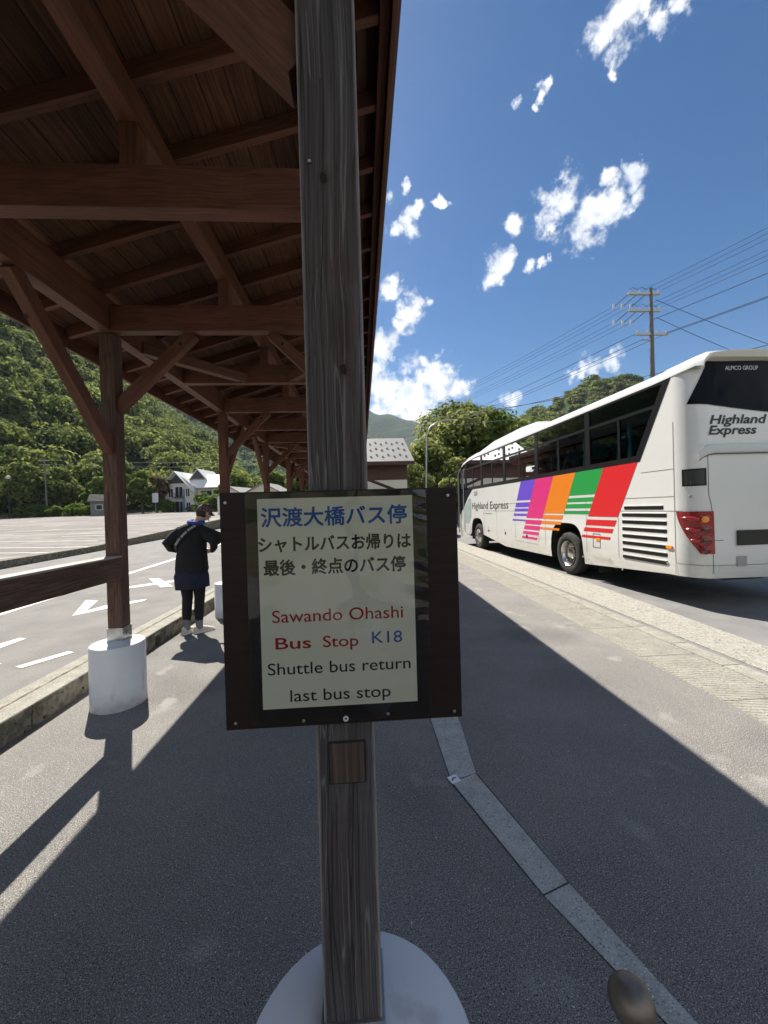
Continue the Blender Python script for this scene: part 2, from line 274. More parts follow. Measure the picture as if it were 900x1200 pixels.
A_SPK = [(.7, (.125, .12, .115), .55, .12), (2.6, (.30, .29, .27), .64, .08), (150., (.50, .48, .45), .585, .08), (130., (.055, .055, .055), .585, .07), (280., (.46, .44, .42), .565, .07), (260., (.05, .05, .05), .57, .06), (60., (.72, .71, .68), .735, .01)]
MAT = dict(
    asphalt=mat('asphalt', (.172, .164, .152), .94, (.235, .223, .206), 1.1, speck=A_SPK, bump=.6, bscale=330, spec=.2),
    road=mat('road_asphalt', (.155, .150, .142), .88, (.21, .20, .188), 1.6, speck=[(120., (.36, .35, .33), .63, .06), (90., (.06, .06, .06), .66, .05)], bump=.5, bscale=200, spec=.25),
    busroad=mat('bus_road_asphalt', (.16, .158, .155), .88, (.22, .215, .21), 1.6, speck=[(120., (.40, .39, .37), .63, .06), (90., (.07, .07, .07), .66, .05)], bump=.5, bscale=200, spec=.25),
    lot=mat('lot_asphalt', (.150, .138, .126), .9, (.25, .232, .214), .35, stretch=(.45, 2.2, 1), ramp=(.35, .65), speck=[(1.6, (.12, .115, .11), .60, .1), (.5, (.33, .29, .25), .62, .08)], spec=.2),
    stone=mat('stone_strip', (.34, .345, .315), .85, (.46, .46, .42), 12, speck=[(170., (.68, .67, .63), .60, .08), (130., (.18, .18, .165), .60, .08)], bump=.5, bscale=150, spec=.3),
    tile=None,
    kerb=mat('kerb_concrete', (.24, .23, .195), .9, (.33, .315, .27), 7, speck=[(60., (.13, .12, .10), .61, .06), (90., (.44, .42, .38), .61, .06)], bump=.5, bscale=120, spec=.2),
    kerbshade=mat('shaded_kerb', (.12, .112, .085), .95, (.26, .24, .19), 9, ramp=(.42, .6), speck=[(25., (.03, .03, .02), .6, .1)], bump=.9, bscale=40, spec=.1),  # kerb tone darkened: shade of the near faces put into the colour
    gravel=mat('gravel_concrete', (.26, .248, .215), .9, (.36, .345, .30), 18, speck=[(75., (.50, .48, .43), .58, .07), (55., (.11, .105, .09), .60, .06)], bump=1., bscale=70, spec=.2),
    paint=mat('road_paint', (.72, .72, .70), .7, (.56, .56, .54), 30, ramp=(.3, .7), spec=.3),
    wood=wood_mat('stained_timber', (.085, .034, .021), (.150, .064, .041), rough=.62),
    woodw=wood_mat('worn_timber', (.050, .028, .021), (.16, .095, .068), ring=1.2),
    post=old_post(),
    plug=wood_mat('brown_plug_timber', (.040, .030, .026), (.098, .070, .058), ring=1.3),
    board=None, sunlit_wood=wood_mat('sunlit_bleached_timber', (.34, .31, .28), (.52, .49, .45)),
    sheet=mat('roof_sheet', (.10, .07, .06), .5),
    black=mat('black_gap', (.008, .008, .008), .8),
    foot=mat('white_painted_footing', (.70, .715, .74), .28, (.64, .66, .69), 3, spec=.5, bump=.06, bscale=14),
    steel=mat('galvanised_steel', (.45, .45, .44), .38, (.33, .33, .33), 14, metal=.85),
    bronze=mat('bronze_cap', (.17, .14, .115), .42, (.22, .185, .155), 25, metal=.55, spec=.5),
    signwood=mat('dark_sign_board', (.012, .0075, .0065), .5, (.020, .012, .010), 8, stretch=(1, 1, 9), spec=.2),
    paper=mat('cream_paper', (.87, .86, .74), .75, (.82, .81, .69), 5, spec=.2),
    inkblue=mat('blue_ink', (.020, .095, .40), .6, spec=.2), inkblack=mat('black_ink', (.012, .012, .012), .6, spec=.2), inkred=mat('red_ink', (.42, .010, .022), .6, spec=.2),
    film=glass_mat('laminate_film', (.95, .96, .95), 1.55, .03, .35, 11.),
    buswhite=mat('bus_white_paint', (.72, .72, .70), .22, (.69, .69, .665), 1.2, spec=.5, coat=.5),
    busbeige=mat('bus_roof_lip', (.60, .57, .50), .4, (.55, .52, .45), 2),
    busblack=mat('bus_black_trim', (.010, .010, .011), .3, spec=.5),
    rubber=mat('tyre_rubber', (.028, .027, .026), .85, (.05, .048, .046), 12, spec=.3),
    chrome=mat('polished_rim', (.62, .60, .57), .22, (.50, .48, .45), 9, metal=1.0),
    dark=mat('dark_underbody', (.010, .010, .010), .8),
    busglass=glass_mat('bus_window_glass', (.21, .26, .265), 1.13, .012),
    rearglass=mat('black_rear_glass', (.004, .006, .010), .05, spec=.07),
    teal=mat('teal_seat_cover', (.05, .24, .28), .8, (.08, .33, .36), 8), seat=mat('dark_seat', (.02, .03, .045), .9),
    purple=mat('purple_vinyl', (.145, .070, .60), .35), pink=mat('pink_vinyl', (.68, .030, .20), .35), orange=mat('orange_vinyl', (.78, .215, .010), .35),
    green=mat('green_vinyl', (.018, .31, .062), .35), red=mat('red_vinyl', (.66, .018, .022), .35),
    taillens=mat('tail_lens', (.23, .008, .012), .12, (.32, .015, .018), 8, coat=.6), taillens2=mat('tail_lens_dark', (.10, .004, .006), .15, coat=.6),
    amber=mat('amber_lens', (.85, .28, .02), .2, coat=.5), grey=mat('grey_plastic', (.32, .32, .31), .45), lightgrey=mat('silver_grey', (.55, .56, .55), .3),
    seam=mat('panel_gap', (.10, .10, .095), .8), glassdoor=mat('door_glass', (.30, .40, .38), .12, (.40, .50, .48), 3),
    skin=mat('skin', (.50, .30, .22), .6, (.46, .27, .19), 20), hair=mat('black_hair', (.010, .009, .008), .6),
    cloth=mat('black_cloth', (.004, .004, .006), .9, (.007, .007, .010), 9, bump=.3, bscale=18), navy=mat('navy_cloth', (.006, .008, .024), .9, (.009, .012, .034), 9, bump=.3, bscale=16),
    bluescarf=mat('blue_scarf', (.02, .05, .26), .8, (.03, .08, .36), 20), sock=mat('grey_sock', (.17, .17, .19), .9), shoe=mat('beige_shoe', (.60, .56, .48), .75, (.50, .46, .40), 14), sole=mat('shoe_sole', (.62, .60, .55), .7),
    cap=mat('patterned_cap', (.022, .014, .034), .85, (.15, .075, .085), 34, ramp=(.45, .52), detail=2), strap=mat('black_strap', (.013, .013, .014), .7), letter=mat('pale_letter', (.62, .62, .60), .7),
    concrete=mat('pole_concrete', (.12, .115, .11), .9, (.17, .165, .155), 6), wire=mat('cable_black', (.03, .032, .036), .6), porcelain=mat('porcelain', (.62, .61, .58), .3),
    plaster=mat('white_plaster', (.62, .61, .58), .85, (.55, .54, .51), 2), pinkplaster=mat('pale_pink_plaster', (.62, .54, .52), .85), roofgrey=mat('grey_roof', (.22, .215, .205), .6, (.27, .265, .25), 3, spec=.2),
    roofwhite=mat('pale_roof', (.72, .71, .68), .5), winglass=mat('window_glass', (.03, .035, .04), .08), navyblock=mat('dark_gable', (.04, .045, .06), .7),
    brownwall=mat('brown_boards', (.055, .026, .018), .75, (.075, .036, .024), 20, stretch=(1, 1, 8)), cream=mat('cream_wall', (.60, .57, .48), .85), whitesign=mat('white_sign', (.85, .86, .88), .5),
    carpaint=mat('dark_car_paint', (.018, .02, .024), .15, coat=.8), carglass=mat('car_glass', (.10, .12, .13), .05), redrefl=mat('red_band', (.45, .05, .03), .5),
    bark=mat('bark', (.07, .055, .042), .95, (.12, .10, .08), 12, stretch=(1, 1, .3), bump=.8, bscale=20),
    leafdark=mat('leaf_dark', (.034, .058, .020), .9, (.215, .262, .066), island=True, ramp=(.0, 1.), translucent=.42, spec=.06),
    leafmid=mat('leaf_mid', (.050, .092, .020), .9, (.140, .195, .042), island=True, ramp=(.0, 1.), translucent=.42, spec=.06),
    leafbright=mat('leaf_bright', (.065, .120, .020), .9, (.150, .205, .040), island=True, ramp=(.0, 1.), translucent=.45, spec=.06),
    leafolive=mat('leaf_olive', (.085, .115, .034), .9, (.260, .290, .095), island=True, ramp=(.0, 1.), translucent=.5, spec=.05),
    leafred=mat('leaf_reddish', (.065, .075, .028), .9, (.19, .125, .075), island=True, ramp=(.0, 1.), translucent=.35, spec=.2),
    hill=mat('hill_ground', (.018, .034, .014), .95, (.040, .066, .024), .06, spec=.05),
    dirt=mat('valley_ground', (.10, .11, .05), .95, (.17, .15, .09), .3, spec=.1),
)

def tile_mat():
    m = mat('ribbed_paving', (.215, .204, .175), .88, (.295, .282, .245), 5, ramp=(.3, .7), speck=[(70., (.10, .09, .07), .60, .06), (100., (.42, .39, .31), .61, .06)], spec=.2)
    nt = m.node_tree; N = nt.nodes; L = nt.links; p = N['Principled BSDF']
    tc = N.new('ShaderNodeTexCoord'); wv = N.new('ShaderNodeTexWave'); wv.bands_direction = 'Y'; wv.inputs['Scale'].default_value = 7.5; wv.inputs['Distortion'].default_value = 2.2; wv.inputs['Detail'].default_value = 1
    mp = N.new('ShaderNodeMapping'); mp.inputs['Scale'].default_value = (1, 1, 0); mp.inputs['Rotation'].default_value = (0, 0, R(12)); L.new(tc.outputs['Object'], mp.inputs['Vector']); L.new(mp.outputs[0], wv.inputs['Vector'])
    b = N.new('ShaderNodeBump'); b.inputs['Strength'].default_value = .7; b.inputs['Distance'].default_value = .008
    L.new(wv.outputs['Fac'], b.inputs['Height']); L.new(b.outputs['Normal'], p.inputs['Normal'])
    return m
MAT['tile'] = tile_mat()

def board_mat():
    """ceiling boards running along the shelter, dark joint every 15 cm"""
    m = wood_mat('roof_boards', (.050, .021, .012), (.125, .058, .032), ring=.8, rough=.75, bump=.2)
    nt = m.node_tree; N = nt.nodes; L = nt.links; p = N['Principled BSDF']
    src = p.inputs['Base Color'].links[0].from_socket
    tc = N.new('ShaderNodeTexCoord'); sx = N.new('ShaderNodeSeparateXYZ'); L.new(tc.outputs['Object'], sx.inputs[0])
    md = N.new('ShaderNodeMath'); md.operation = 'WRAP'; md.inputs[1].default_value = .15; md.inputs[2].default_value = 0; L.new(sx.outputs['Y'], md.inputs[0])
    lt = N.new('ShaderNodeMath'); lt.operation = 'LESS_THAN'; L.new(md.outputs[0], lt.inputs[0]); lt.inputs[1].default_value = .006
    dv = N.new('ShaderNodeMath'); dv.operation = 'SNAP'; dv.inputs[1].default_value = .15; L.new(sx.outputs['Y'], dv.inputs[0])
    wn = N.new('ShaderNodeTexWhiteNoise'); wn.noise_dimensions = '1D'; L.new(dv.outputs[0], wn.inputs['W'])
    mr = N.new('ShaderNodeMapRange'); mr.inputs['To Min'].default_value = .72; mr.inputs['To Max'].default_value = 1.25; L.new(wn.outputs['Value'], mr.inputs['Value'])
    hv = N.new('ShaderNodeHueSaturation'); L.new(src, hv.inputs['Color']); L.new(mr.outputs['Result'], hv.inputs['Value'])
    mx = N.new('ShaderNodeMix'); mx.data_type = 'RGBA'; L.new(lt.outputs[0], mx.inputs['Factor']); L.new(hv.outputs['Color'], mx.inputs['A']); mx.inputs['B'].default_value = (.006, .004, .003, 1)
    L.new(mx.outputs['Result'], p.inputs['Base Color'])
    return m
MAT['board'] = board_mat()

def grime(m):
    nt = m.node_tree; N = nt.nodes; L = nt.links; p = N['Principled BSDF']; src = p.inputs['Base Color'].links[0].from_socket
    tc = N.new('ShaderNodeTexCoord'); sx = N.new('ShaderNodeSeparateXYZ'); L.new(tc.outputs['Object'], sx.inputs[0])
    mr = N.new('ShaderNodeMapRange'); mr.inputs['From Min'].default_value = 1.0; mr.inputs['From Max'].default_value = .36; mr.inputs['To Max'].default_value = .75; L.new(sx.outputs['Z'], mr.inputs['Value'])
    mp = N.new('ShaderNodeMapping'); mp.inputs['Scale'].default_value = (1, 1.6, 5); L.new(tc.outputs['Object'], mp.inputs['Vector'])
    n = N.new('ShaderNodeTexNoise'); n.inputs['Scale'].default_value = 2.2; n.inputs['Detail'].default_value = 8; L.new(mp.outputs[0], n.inputs['Vector'])
    mu = N.new('ShaderNodeMath'); mu.operation = 'MULTIPLY'; L.new(mr.outputs['Result'], mu.inputs[0]); L.new(n.outputs['Fac'], mu.inputs[1])
    mx = N.new('ShaderNodeMix'); mx.data_type = 'RGBA'; L.new(mu.outputs[0], mx.inputs['Factor']); L.new(src, mx.inputs['A']); mx.inputs['B'].default_value = (.40, .36, .28, 1)
    L.new(mx.outputs['Result'], p.inputs['Base Color'])
grime(MAT['buswhite'])
def scuff(m):
    nt = m.node_tree; N = nt.nodes; L = nt.links; p = N['Principled BSDF']; src = p.inputs['Base Color'].links[0].from_socket
    ge = N.new('ShaderNodeNewGeometry'); sx = N.new('ShaderNodeSeparateXYZ'); L.new(ge.outputs['Position'], sx.inputs[0])
    mr = N.new('ShaderNodeMapRange'); mr.inputs['From Min'].default_value = .16; mr.inputs['From Max'].default_value = .0; mr.inputs['To Max'].default_value = 1.1; L.new(sx.outputs['Z'], mr.inputs['Value'])
    n = N.new('ShaderNodeTexNoise'); n.inputs['Scale'].default_value = 16; n.inputs['Detail'].default_value = 8; L.new(ge.outputs['Position'], n.inputs['Vector'])
    mu = N.new('ShaderNodeMath'); mu.operation = 'MULTIPLY'; L.new(mr.outputs['Result'], mu.inputs[0]); L.new(n.outputs['Fac'], mu.inputs[1])
    n2 = N.new('ShaderNodeTexNoise'); n2.inputs['Scale'].default_value = 11; n2.inputs['Detail'].default_value = 6; mp = N.new('ShaderNodeMapping'); mp.inputs['Scale'].default_value = (1, 1, .25); L.new(ge.outputs['Position'], mp.inputs['Vector']); L.new(mp.outputs[0], n2.inputs['Vector'])
    m2 = N.new('ShaderNodeMapRange'); m2.inputs['From Min'].default_value = .6; m2.inputs['From Max'].default_value = .72; m2.inputs['To Max'].default_value = .3; L.new(n2.outputs['Fac'], m2.inputs['Value'])
    ad = N.new('ShaderNodeMath'); ad.use_clamp = True; L.new(mu.outputs[0], ad.inputs[0]); L.new(m2.outputs['Result'], ad.inputs[1])
    mx = N.new('ShaderNodeMix'); mx.data_type = 'RGBA'; L.new(ad.outputs[0], mx.inputs['Factor']); L.new(src, mx.inputs['A']); mx.inputs['B'].default_value = (.22, .20, .17, 1)
    L.new(mx.outputs['Result'], p.inputs['Base Color'])
scuff(MAT['foot'])

# ------------------------------------------------------------------ builders
def tag(o, label=None, cat=None, group=None, kind=None):
    if label: o['label'] = label
    if cat: o['category'] = cat
    if group: o['group'] = group
    if kind: o['kind'] = kind
    return o

def empty(name, loc=(0, 0, 0), rz=0., label=None, cat=None, group=None):
    o = bpy.data.objects.new(name, None); COL.objects.link(o); o.location = loc; o.rotation_euler = (0, 0, rz); o.empty_display_size = .1
    return tag(o, label, cat, group)

class MB:
    def __init__(s): s.v = []; s.f = []
    def add(s, vs, fs):
        k = len(s.v); s.v += [tuple(v) for v in vs]; s.f += [tuple(i + k for i in f) for f in fs]; return s
    def box(s, c, d, rz=0.):
        x, y, z = d[0] / 2, d[1] / 2, d[2] / 2; ca, sa = math.cos(rz), math.sin(rz)
        vs = [(c[0] + a * x * ca - b * y * sa, c[1] + a * x * sa + b * y * ca, c[2] + e * z) for a in (-1, 1) for b in (-1, 1) for e in (-1, 1)]
        return s.add(vs, [(0, 1, 3, 2), (4, 6, 7, 5), (0, 4, 5, 1), (2, 3, 7, 6), (0, 2, 6, 4), (1, 5, 7, 3)])
    def span(s, a, b):
        return s.box([(p + q) / 2 for p, q in zip(a, b)], [abs(q - p) for p, q in zip(a, b)])
    def tube(s, pts, r, n=8, cap=True):
        P = [Vector(p) for p in pts]; rs = r if isinstance(r, (list, tuple)) else [r] * len(P); rings = []
        up = None
        for i, p in enumerate(P):
            t = (P[min(i + 1, len(P) - 1)] - P[max(i - 1, 0)]).normalized()
            if up is None:
                a = Vector((0, 0, 1)) if abs(t.z) < .9 else Vector((1, 0, 0)); up = (a - t * a.dot(t)).normalized()
            else: up = (up - t * up.dot(t)).normalized()
            sd = t.cross(up)
            rings.append([p + (up * math.cos(2 * math.pi * k / n) + sd * math.sin(2 * math.pi * k / n)) * rs[i] for k in range(n)])
        vs = [v for rg in rings for v in rg]; fs = []
        for i in range(len(P) - 1):
            for k in range(n):
                k2 = (k + 1) % n; fs.append((i * n + k, (i + 1) * n + k, (i + 1) * n + k2, i * n + k2))
        if cap: fs.append(tuple(range(n))); fs.append(tuple((len(P) - 1) * n + k for k in reversed(range(n))))
        return s.add(vs, fs)
    def lathe(s, prof, c=(0, 0, 0), n=32, axis='z', cap=True):
        vs = []; m = len(prof)
        for r, h in prof:
            for k in range(n):
                a = 2 * math.pi * k / n
                if axis == 'z': vs.append((c[0] + r * math.cos(a), c[1] + r * math.sin(a), c[2] + h))
                else: vs.append((c[0] + h, c[1] + r * math.cos(a), c[2] + r * math.sin(a)))
        fs = [(i * n + k, i * n + (k + 1) % n, (i + 1) * n + (k + 1) % n, (i + 1) * n + k) for i in range(m - 1) for k in range(n)]
        if cap: fs += [tuple(reversed(range(n))), tuple((m - 1) * n + k for k in range(n))]
        return s.add(vs, fs)
    def loft(s, rings, closed=True, cap=True):
        n = len(rings[0]); vs = [v for r in rings for v in r]; fs = []
        for i in range(len(rings) - 1):
            for k in range(n if closed else n - 1):
                k2 = (k + 1) % n; fs.append((i * n + k, i * n + k2, (i + 1) * n + k2, (i + 1) * n + k))
        if cap and closed: fs += [tuple(reversed(range(n))), tuple((len(rings) - 1) * n + k for k in range(n))]
        return s.add(vs, fs)
    def prism(s, poly, f0, f1):
        """poly: 2D points; f0/f1 map a 2D point to the two faces in 3D"""
        n = len(poly); vs = [f0(*p) for p in poly] + [f1(*p) for p in poly]
        fs = [tuple(range(n)), tuple(n + k for k in reversed(range(n)))] + [(k, n + k, n + (k + 1) % n, (k + 1) % n) for k in range(n)]
        return s.add(vs, fs)
    def flat(s, poly, z):
        n = len(poly); return s.add([(p[0], p[1], z) for p in poly], [tuple(range(n))])
    def build(s, name, m, parent=None, smooth=False, bevel=0., world=False, recalc=True):
        me = bpy.data.meshes.new(name); me.from_pydata(s.v, [], s.f)
        if recalc or bevel:
            bm = bmesh.new(); bm.from_mesh(me)
            if recalc: bmesh.ops.recalc_face_normals(bm, faces=bm.faces)
            if bevel:
                bmesh.ops.bevel(bm, geom=[e for e in bm.edges if len(e.link_faces) == 2 and e.calc_face_angle(0) > .5], offset=bevel, segments=2, affect='EDGES', profile=.7)
            bm.to_mesh(me); bm.free()
        if smooth:
            me.polygons.foreach_set('use_smooth', [True] * len(me.polygons))
            me.set_sharp_from_angle(angle=R(40))
        me.materials.append(MAT[m] if isinstance(m, str) else m)
        o = bpy.data.objects.new(name, me); COL.objects.link(o)
        if parent:
            o.parent = parent
            if world: o.matrix_parent_inverse = Matrix.Translation(-Vector(parent.location))
        return o

def beam(name, a, b, w, h, m, parent, up=(0, 0, 1), bevel=.004):
    """squared timber from a to b (centre line, world); w across, h along 'up'; its own X axis runs with the grain"""
    a, b = Vector(a), Vector(b); x = (b - a); ln = x.length; x.normalize(); upv = Vector(up); z = (upv - x * upv.dot(x)).normalized(); y = z.cross(x)
    o = MB().box((0, 0, 0), (ln, w, h)).build(name, m, None, bevel=bevel)
    mt = Matrix(((x.x, y.x, z.x, 0), (x.y, y.y, z.y, 0), (x.z, y.z, z.z, 0), (0, 0, 0, 1))); mt.translation = (a + b) / 2
    if parent:
        o.parent = parent; o.matrix_parent_inverse = Matrix.Translation(-Vector(parent.location))
    o.matrix_basis = mt
    return o

_tc = {}
def text2d(body, bold=0., shear=0.):
    key = (body, bold, shear)
    if key in _tc: return _tc[key]
    cu_ = bpy.data.curves.new('t', 'FONT'); cu_.body = body; cu_.size = 1; cu_.offset = bold; cu_.shear = shear; cu_.resolution_u = 4
    ob = bpy.data.objects.new('t', cu_); COL.objects.link(ob)
    dg = bpy.context.evaluated_depsgraph_get(); ev = ob.evaluated_get(dg); me = ev.to_mesh()
    vs = [tuple(v.co) for v in me.vertices]; fs = [tuple(p.vertices) for p in me.polygons]; ev.to_mesh_clear()
    bpy.data.objects.remove(ob); bpy.data.curves.remove(cu_)
    _tc[key] = (vs, fs); return vs, fs

def text(mb, body, x0, x1, yb, cap, put, bold=0., shear=0., cjk=False, thick=.0006):
    """lettering between x0 and x1, baseline yb, capital height cap; put(x, y, t) gives the 3D point"""
    vs, fs = text2d(body, bold, shear)
    xs = [v[0] for v in vs]; k = (x1 - x0) / (max(xs) - min(xs)); mx = min(xs)
    sy = cap / (.88 if cjk else .727); oy = .09 if cjk else 0
    pts = [(x0 + (v[0] - mx) * k, yb + (v[1] + oy) * sy) for v in vs]
    mb.add([put(px, py, thick) for px, py in pts], fs)
    return mb

def np_mesh(name, V, F, m, parent=None, smooth=False):
    """fast quad mesh"""
    me = bpy.data.meshes.new(name); me.vertices.add(len(V)); me.vertices.foreach_set('co', np.asarray(V, np.float32).ravel())
    nf = len(F); me.loops.add(nf * 4); me.loops.foreach_set('vertex_index', np.asarray(F, np.int32).ravel())
    me.polygons.add(nf); me.polygons.foreach_set('loop_start', np.arange(0, nf * 4, 4, dtype=np.int32)); me.polygons.foreach_set('loop_total', np.full(nf, 4, np.int32))
    if smooth: me.polygons.foreach_set('use_smooth', np.ones(nf, bool))
    me.update(calc_edges=True); me.validate()
    me.materials.append(MAT[m] if isinstance(m, str) else m)
    o = bpy.data.objects.new(name, me); COL.objects.link(o)
    if parent: o.parent = parent
    return o

def leaf_quads(blobs, n, size, rng, flat=.5, shell=.55):
    """n leaf clumps spread through a set of ellipsoids; returns vertex array (n*4,3)"""
    B = np.array(blobs, float); vol = (B[:, 3] * B[:, 4] * B[:, 5]) ** (2 / 3); pick = rng.choice(len(B), n, p=vol / vol.sum())
    d = rng.normal(size=(n, 3)); d /= np.linalg.norm(d, axis=1)[:, None]; d[:, 2] = np.where((d[:, 2] < -.35) & (rng.random(n) < .7), -d[:, 2], d[:, 2])
    rad = shell + (1 - shell) * rng.random(n) ** .6; rad *= 1 + .12 * rng.normal(size=n)
    b = B[pick]; P = b[:, :3] + d * b[:, 3:6] * rad[:, None]
    nm = d + rng.normal(size=(n, 3)) * flat; nm[:, 2] += .35; nm /= np.linalg.norm(nm, axis=1)[:, None]
    a = rng.normal(size=(n, 3)); t = np.cross(nm, a); t /= np.linalg.norm(t, axis=1)[:, None]; s = np.cross(nm, t)
    w = size * (.55 + .9 * rng.random(n))[:, None]; l = w * (1.0 + .6 * rng.random(n))[:, None]
    bend = nm * w * .25
    return np.stack([P - t * l * .6, P - s * w * .45 + bend, P + t * l * .6, P + s * w * .45 + bend], 1).reshape(-1, 3)

def quads(n): return np.arange(n * 4).reshape(-1, 4)

def crown_blobs(rng, cx, cy, z0, z1, rx, k=9):
    out = []
    H = z1 - z0
    for i in range(k):
        f = (i + .5) / k; z = z0 + H * (.15 + .8 * f)
        rr = rx * (.35 + .65 * math.sin(math.pi * min(1, .18 + .78 * f))) ; a = rng.random() * 6.28 + i * 2.4; off = rr * (.35 + .35 * rng.random()) * (1 if i < k - 1 else .2)
        r = rx * (.34 + .20 * rng.random())
        out.append((cx + math.cos(a) * off, cy + math.sin(a) * off, z - r * .2, r, r, r * (.62 + .2 * rng.random())))
    return out

def tree_proto(name_seed, h, rx, n, leaf, m, trunk=.16, z0f=.22, k=10, stems=1):
    """returns (trunk mesh, crown mesh) of a tree standing on the origin"""
    rng = np.random.default_rng(name_seed); rd = random.Random(name_seed)
    blobs = crown_blobs(rng, 0, 0, h * z0f, h * .93, rx, k)
    V = leaf_quads(blobs, n, leaf, rng)
    co = np_mesh('crown', V, quads(n), m)
    mb = MB()
    for s in range(stems):
        ox = 0 if stems == 1 else rd.uniform(-.3, .3) * rx
        top = Vector((rd.uniform(-.3, .3), rd.uniform(-.3, .3), h * .72)); pts = [Vector((ox, 0, -.3)), Vector((ox * .7 + rd.uniform(-.1, .1), 0, h * .25)), Vector((top.x * .5, top.y * .5, h * .5)), top]
        mb.tube(pts, [trunk * 1.3, trunk, trunk * .65, trunk * .2], 8)
        for b in blobs:
            if rd.random() < .75:
                t = rd.uniform(.25, .6); st = Vector((top.x * .5, top.y * .5, h * t)); e = Vector(b[:3]); mid = (st + e) / 2 + Vector((0, 0, -.1 * h * rd.random()))
                mb.tube([st, mid, e], [trunk * .45, trunk * .28, trunk * .08], 6)
    to = mb.build('trunk', 'bark', smooth=True)
    me = (to.data, co.data); bpy.data.objects.remove(to); bpy.data.objects.remove(co)
    return me

def plant_tree(proto, loc, label, cat='tree', name='tree', group=None, s=1., sz=1., rz=0.):
    e = empty(name, loc, rz, label, cat, group)
    for nm, me in zip(('trunk', 'crown'), proto):
        o = bpy.data.objects.new(nm, me); COL.objects.link(o); o.parent = e; o.scale = (s, s, s * sz)
    return e

def skin(name, verts, edges, m, parent, sub=2, world=False):
    me = bpy.data.meshes.new(name); me.from_pydata([v[:3] for v in verts], edges, [])
    o = bpy.data.objects.new(name, me); COL.objects.link(o)
    bm = bmesh.new(); bm.from_mesh(me); bm.verts.layers.skin.verify(); bm.to_mesh(me); bm.free()
    sv = me.skin_vertices[0].data
    for i, v in enumerate(verts):
        rr = v[3]; sv[i].radius = (rr, rr) if not isinstance(rr, tuple) else rr
        sv[i].use_root = (i == 0)
    md = o.modifiers.new('s', 'SKIN'); md.use_smooth_shade = True; md.branch_smoothing = .4
    sb = o.modifiers.new('u', 'SUBSURF'); sb.levels = sub; sb.render_levels = sub
    dg = bpy.context.evaluated_depsgraph_get(); nm = bpy.data.meshes.new_from_object(o.evaluated_get(dg)); nm.name = name
    bpy.data.objects.remove(o); nm.materials.clear(); nm.materials.append(MAT[m])
    nm.polygons.foreach_set('use_smooth', [True] * len(nm.polygons))
    q = bpy.data.objects.new(name, nm); COL.objects.link(q)
    if parent: q.parent = parent
    return q

# ------------------------------------------------------------------ setting: terrain
def sm(t): t = np.clip(t, 0, 1); return t * t * (3 - 2 * t)
LAYERS = [  # foot, ridge, {azimuth: elevation of the ridge}
    (104, 300, {-90: 22, -80: 25, -60: 29, -48: 28, -41: 26, -36: 21, -31: 16.2, -27.5: 13.2, -23.5: 10.4, -20: 7.6, -17: 4, -14: 1, -12: 0}),
    (430, 760, {-70: 0, -60: 24, -35: 21, -30: 18, -25: 15, -20: 12.6, -16: 10, -12: 8.2, -8: 7.6, -4: 7.2, 0: 6.2, 4: 4.6, 9: 2.8, 14: 0}),
    (1100, 1900, {-40: 0, -25: 13, -12: 15.5, -4: 15.8, 1.7: 14.6, 5: 13.7, 7.5: 12.8, 11: 12.3, 14: 11, 20: 9, 26: 7, 34: 3, 44: 0}),
    (215, 430, {12: 0, 16: 7, 20: 10, 22: 11.3, 26.5: 13.0, 30: 14.5, 32.7: 15.4, 35: 15.5, 36.9: 14.6, 39: 12.8, 43: 10.5, 50: 9.5, 60: 10.5, 75: 12.5, 90: 11, 105: 9, 115: 0}),
    (260, 520, {95: 0, 110: 6, 140: 7, 180: 6, 215: 7, 250: 12, 285: 18, 300: 0}),
]
def layer_h(i, az, r):
    foot, ridge, tab = LAYERS[i]; ks = sorted(tab)
    a = np.where(az < ks[0] - 1e-6, az + 360, az) if ks[-1] > 180 else az
    el = np.interp(a, ks, [tab[k] for k in ks], left=0, right=0)
    zr = ridge * np.tan(np.radians(el)); t = (r - foot) / (ridge - foot)
    up = np.clip(t, 0, 1) ** 1.12; dn = np.clip((r - ridge) / (ridge * .9), 0, 1)
    return zr * up * (1 - .75 * sm(dn))
def lot_z(y): return .22 + .030 * np.maximum(0, y - 18)
def kerb_x(y): return -9.65 - .13 * np.asarray(y, float)
def terrain(az, r):
    x = r * np.sin(np.radians(az)); y = r * np.cos(np.radians(az))
    inside = np.clip((kerb_x(np.maximum(y, 0)) - 1 - x) / 3, 0, 1) * (y > -5)
    base = -.16 + inside * (np.minimum(lot_z(y), 3.4) - .06 + .16)
    h = np.zeros_like(r)
    for i in range(len(LAYERS)): h = np.maximum(h, layer_h(i, az, r))
    k = np.clip(h / 30, 0, 1)
    h = h * (1 + .015 * np.sin(az * .9 + r * .011) * k + .012 * np.sin(az * 1.7 - r * .023) * k)
    return base + h

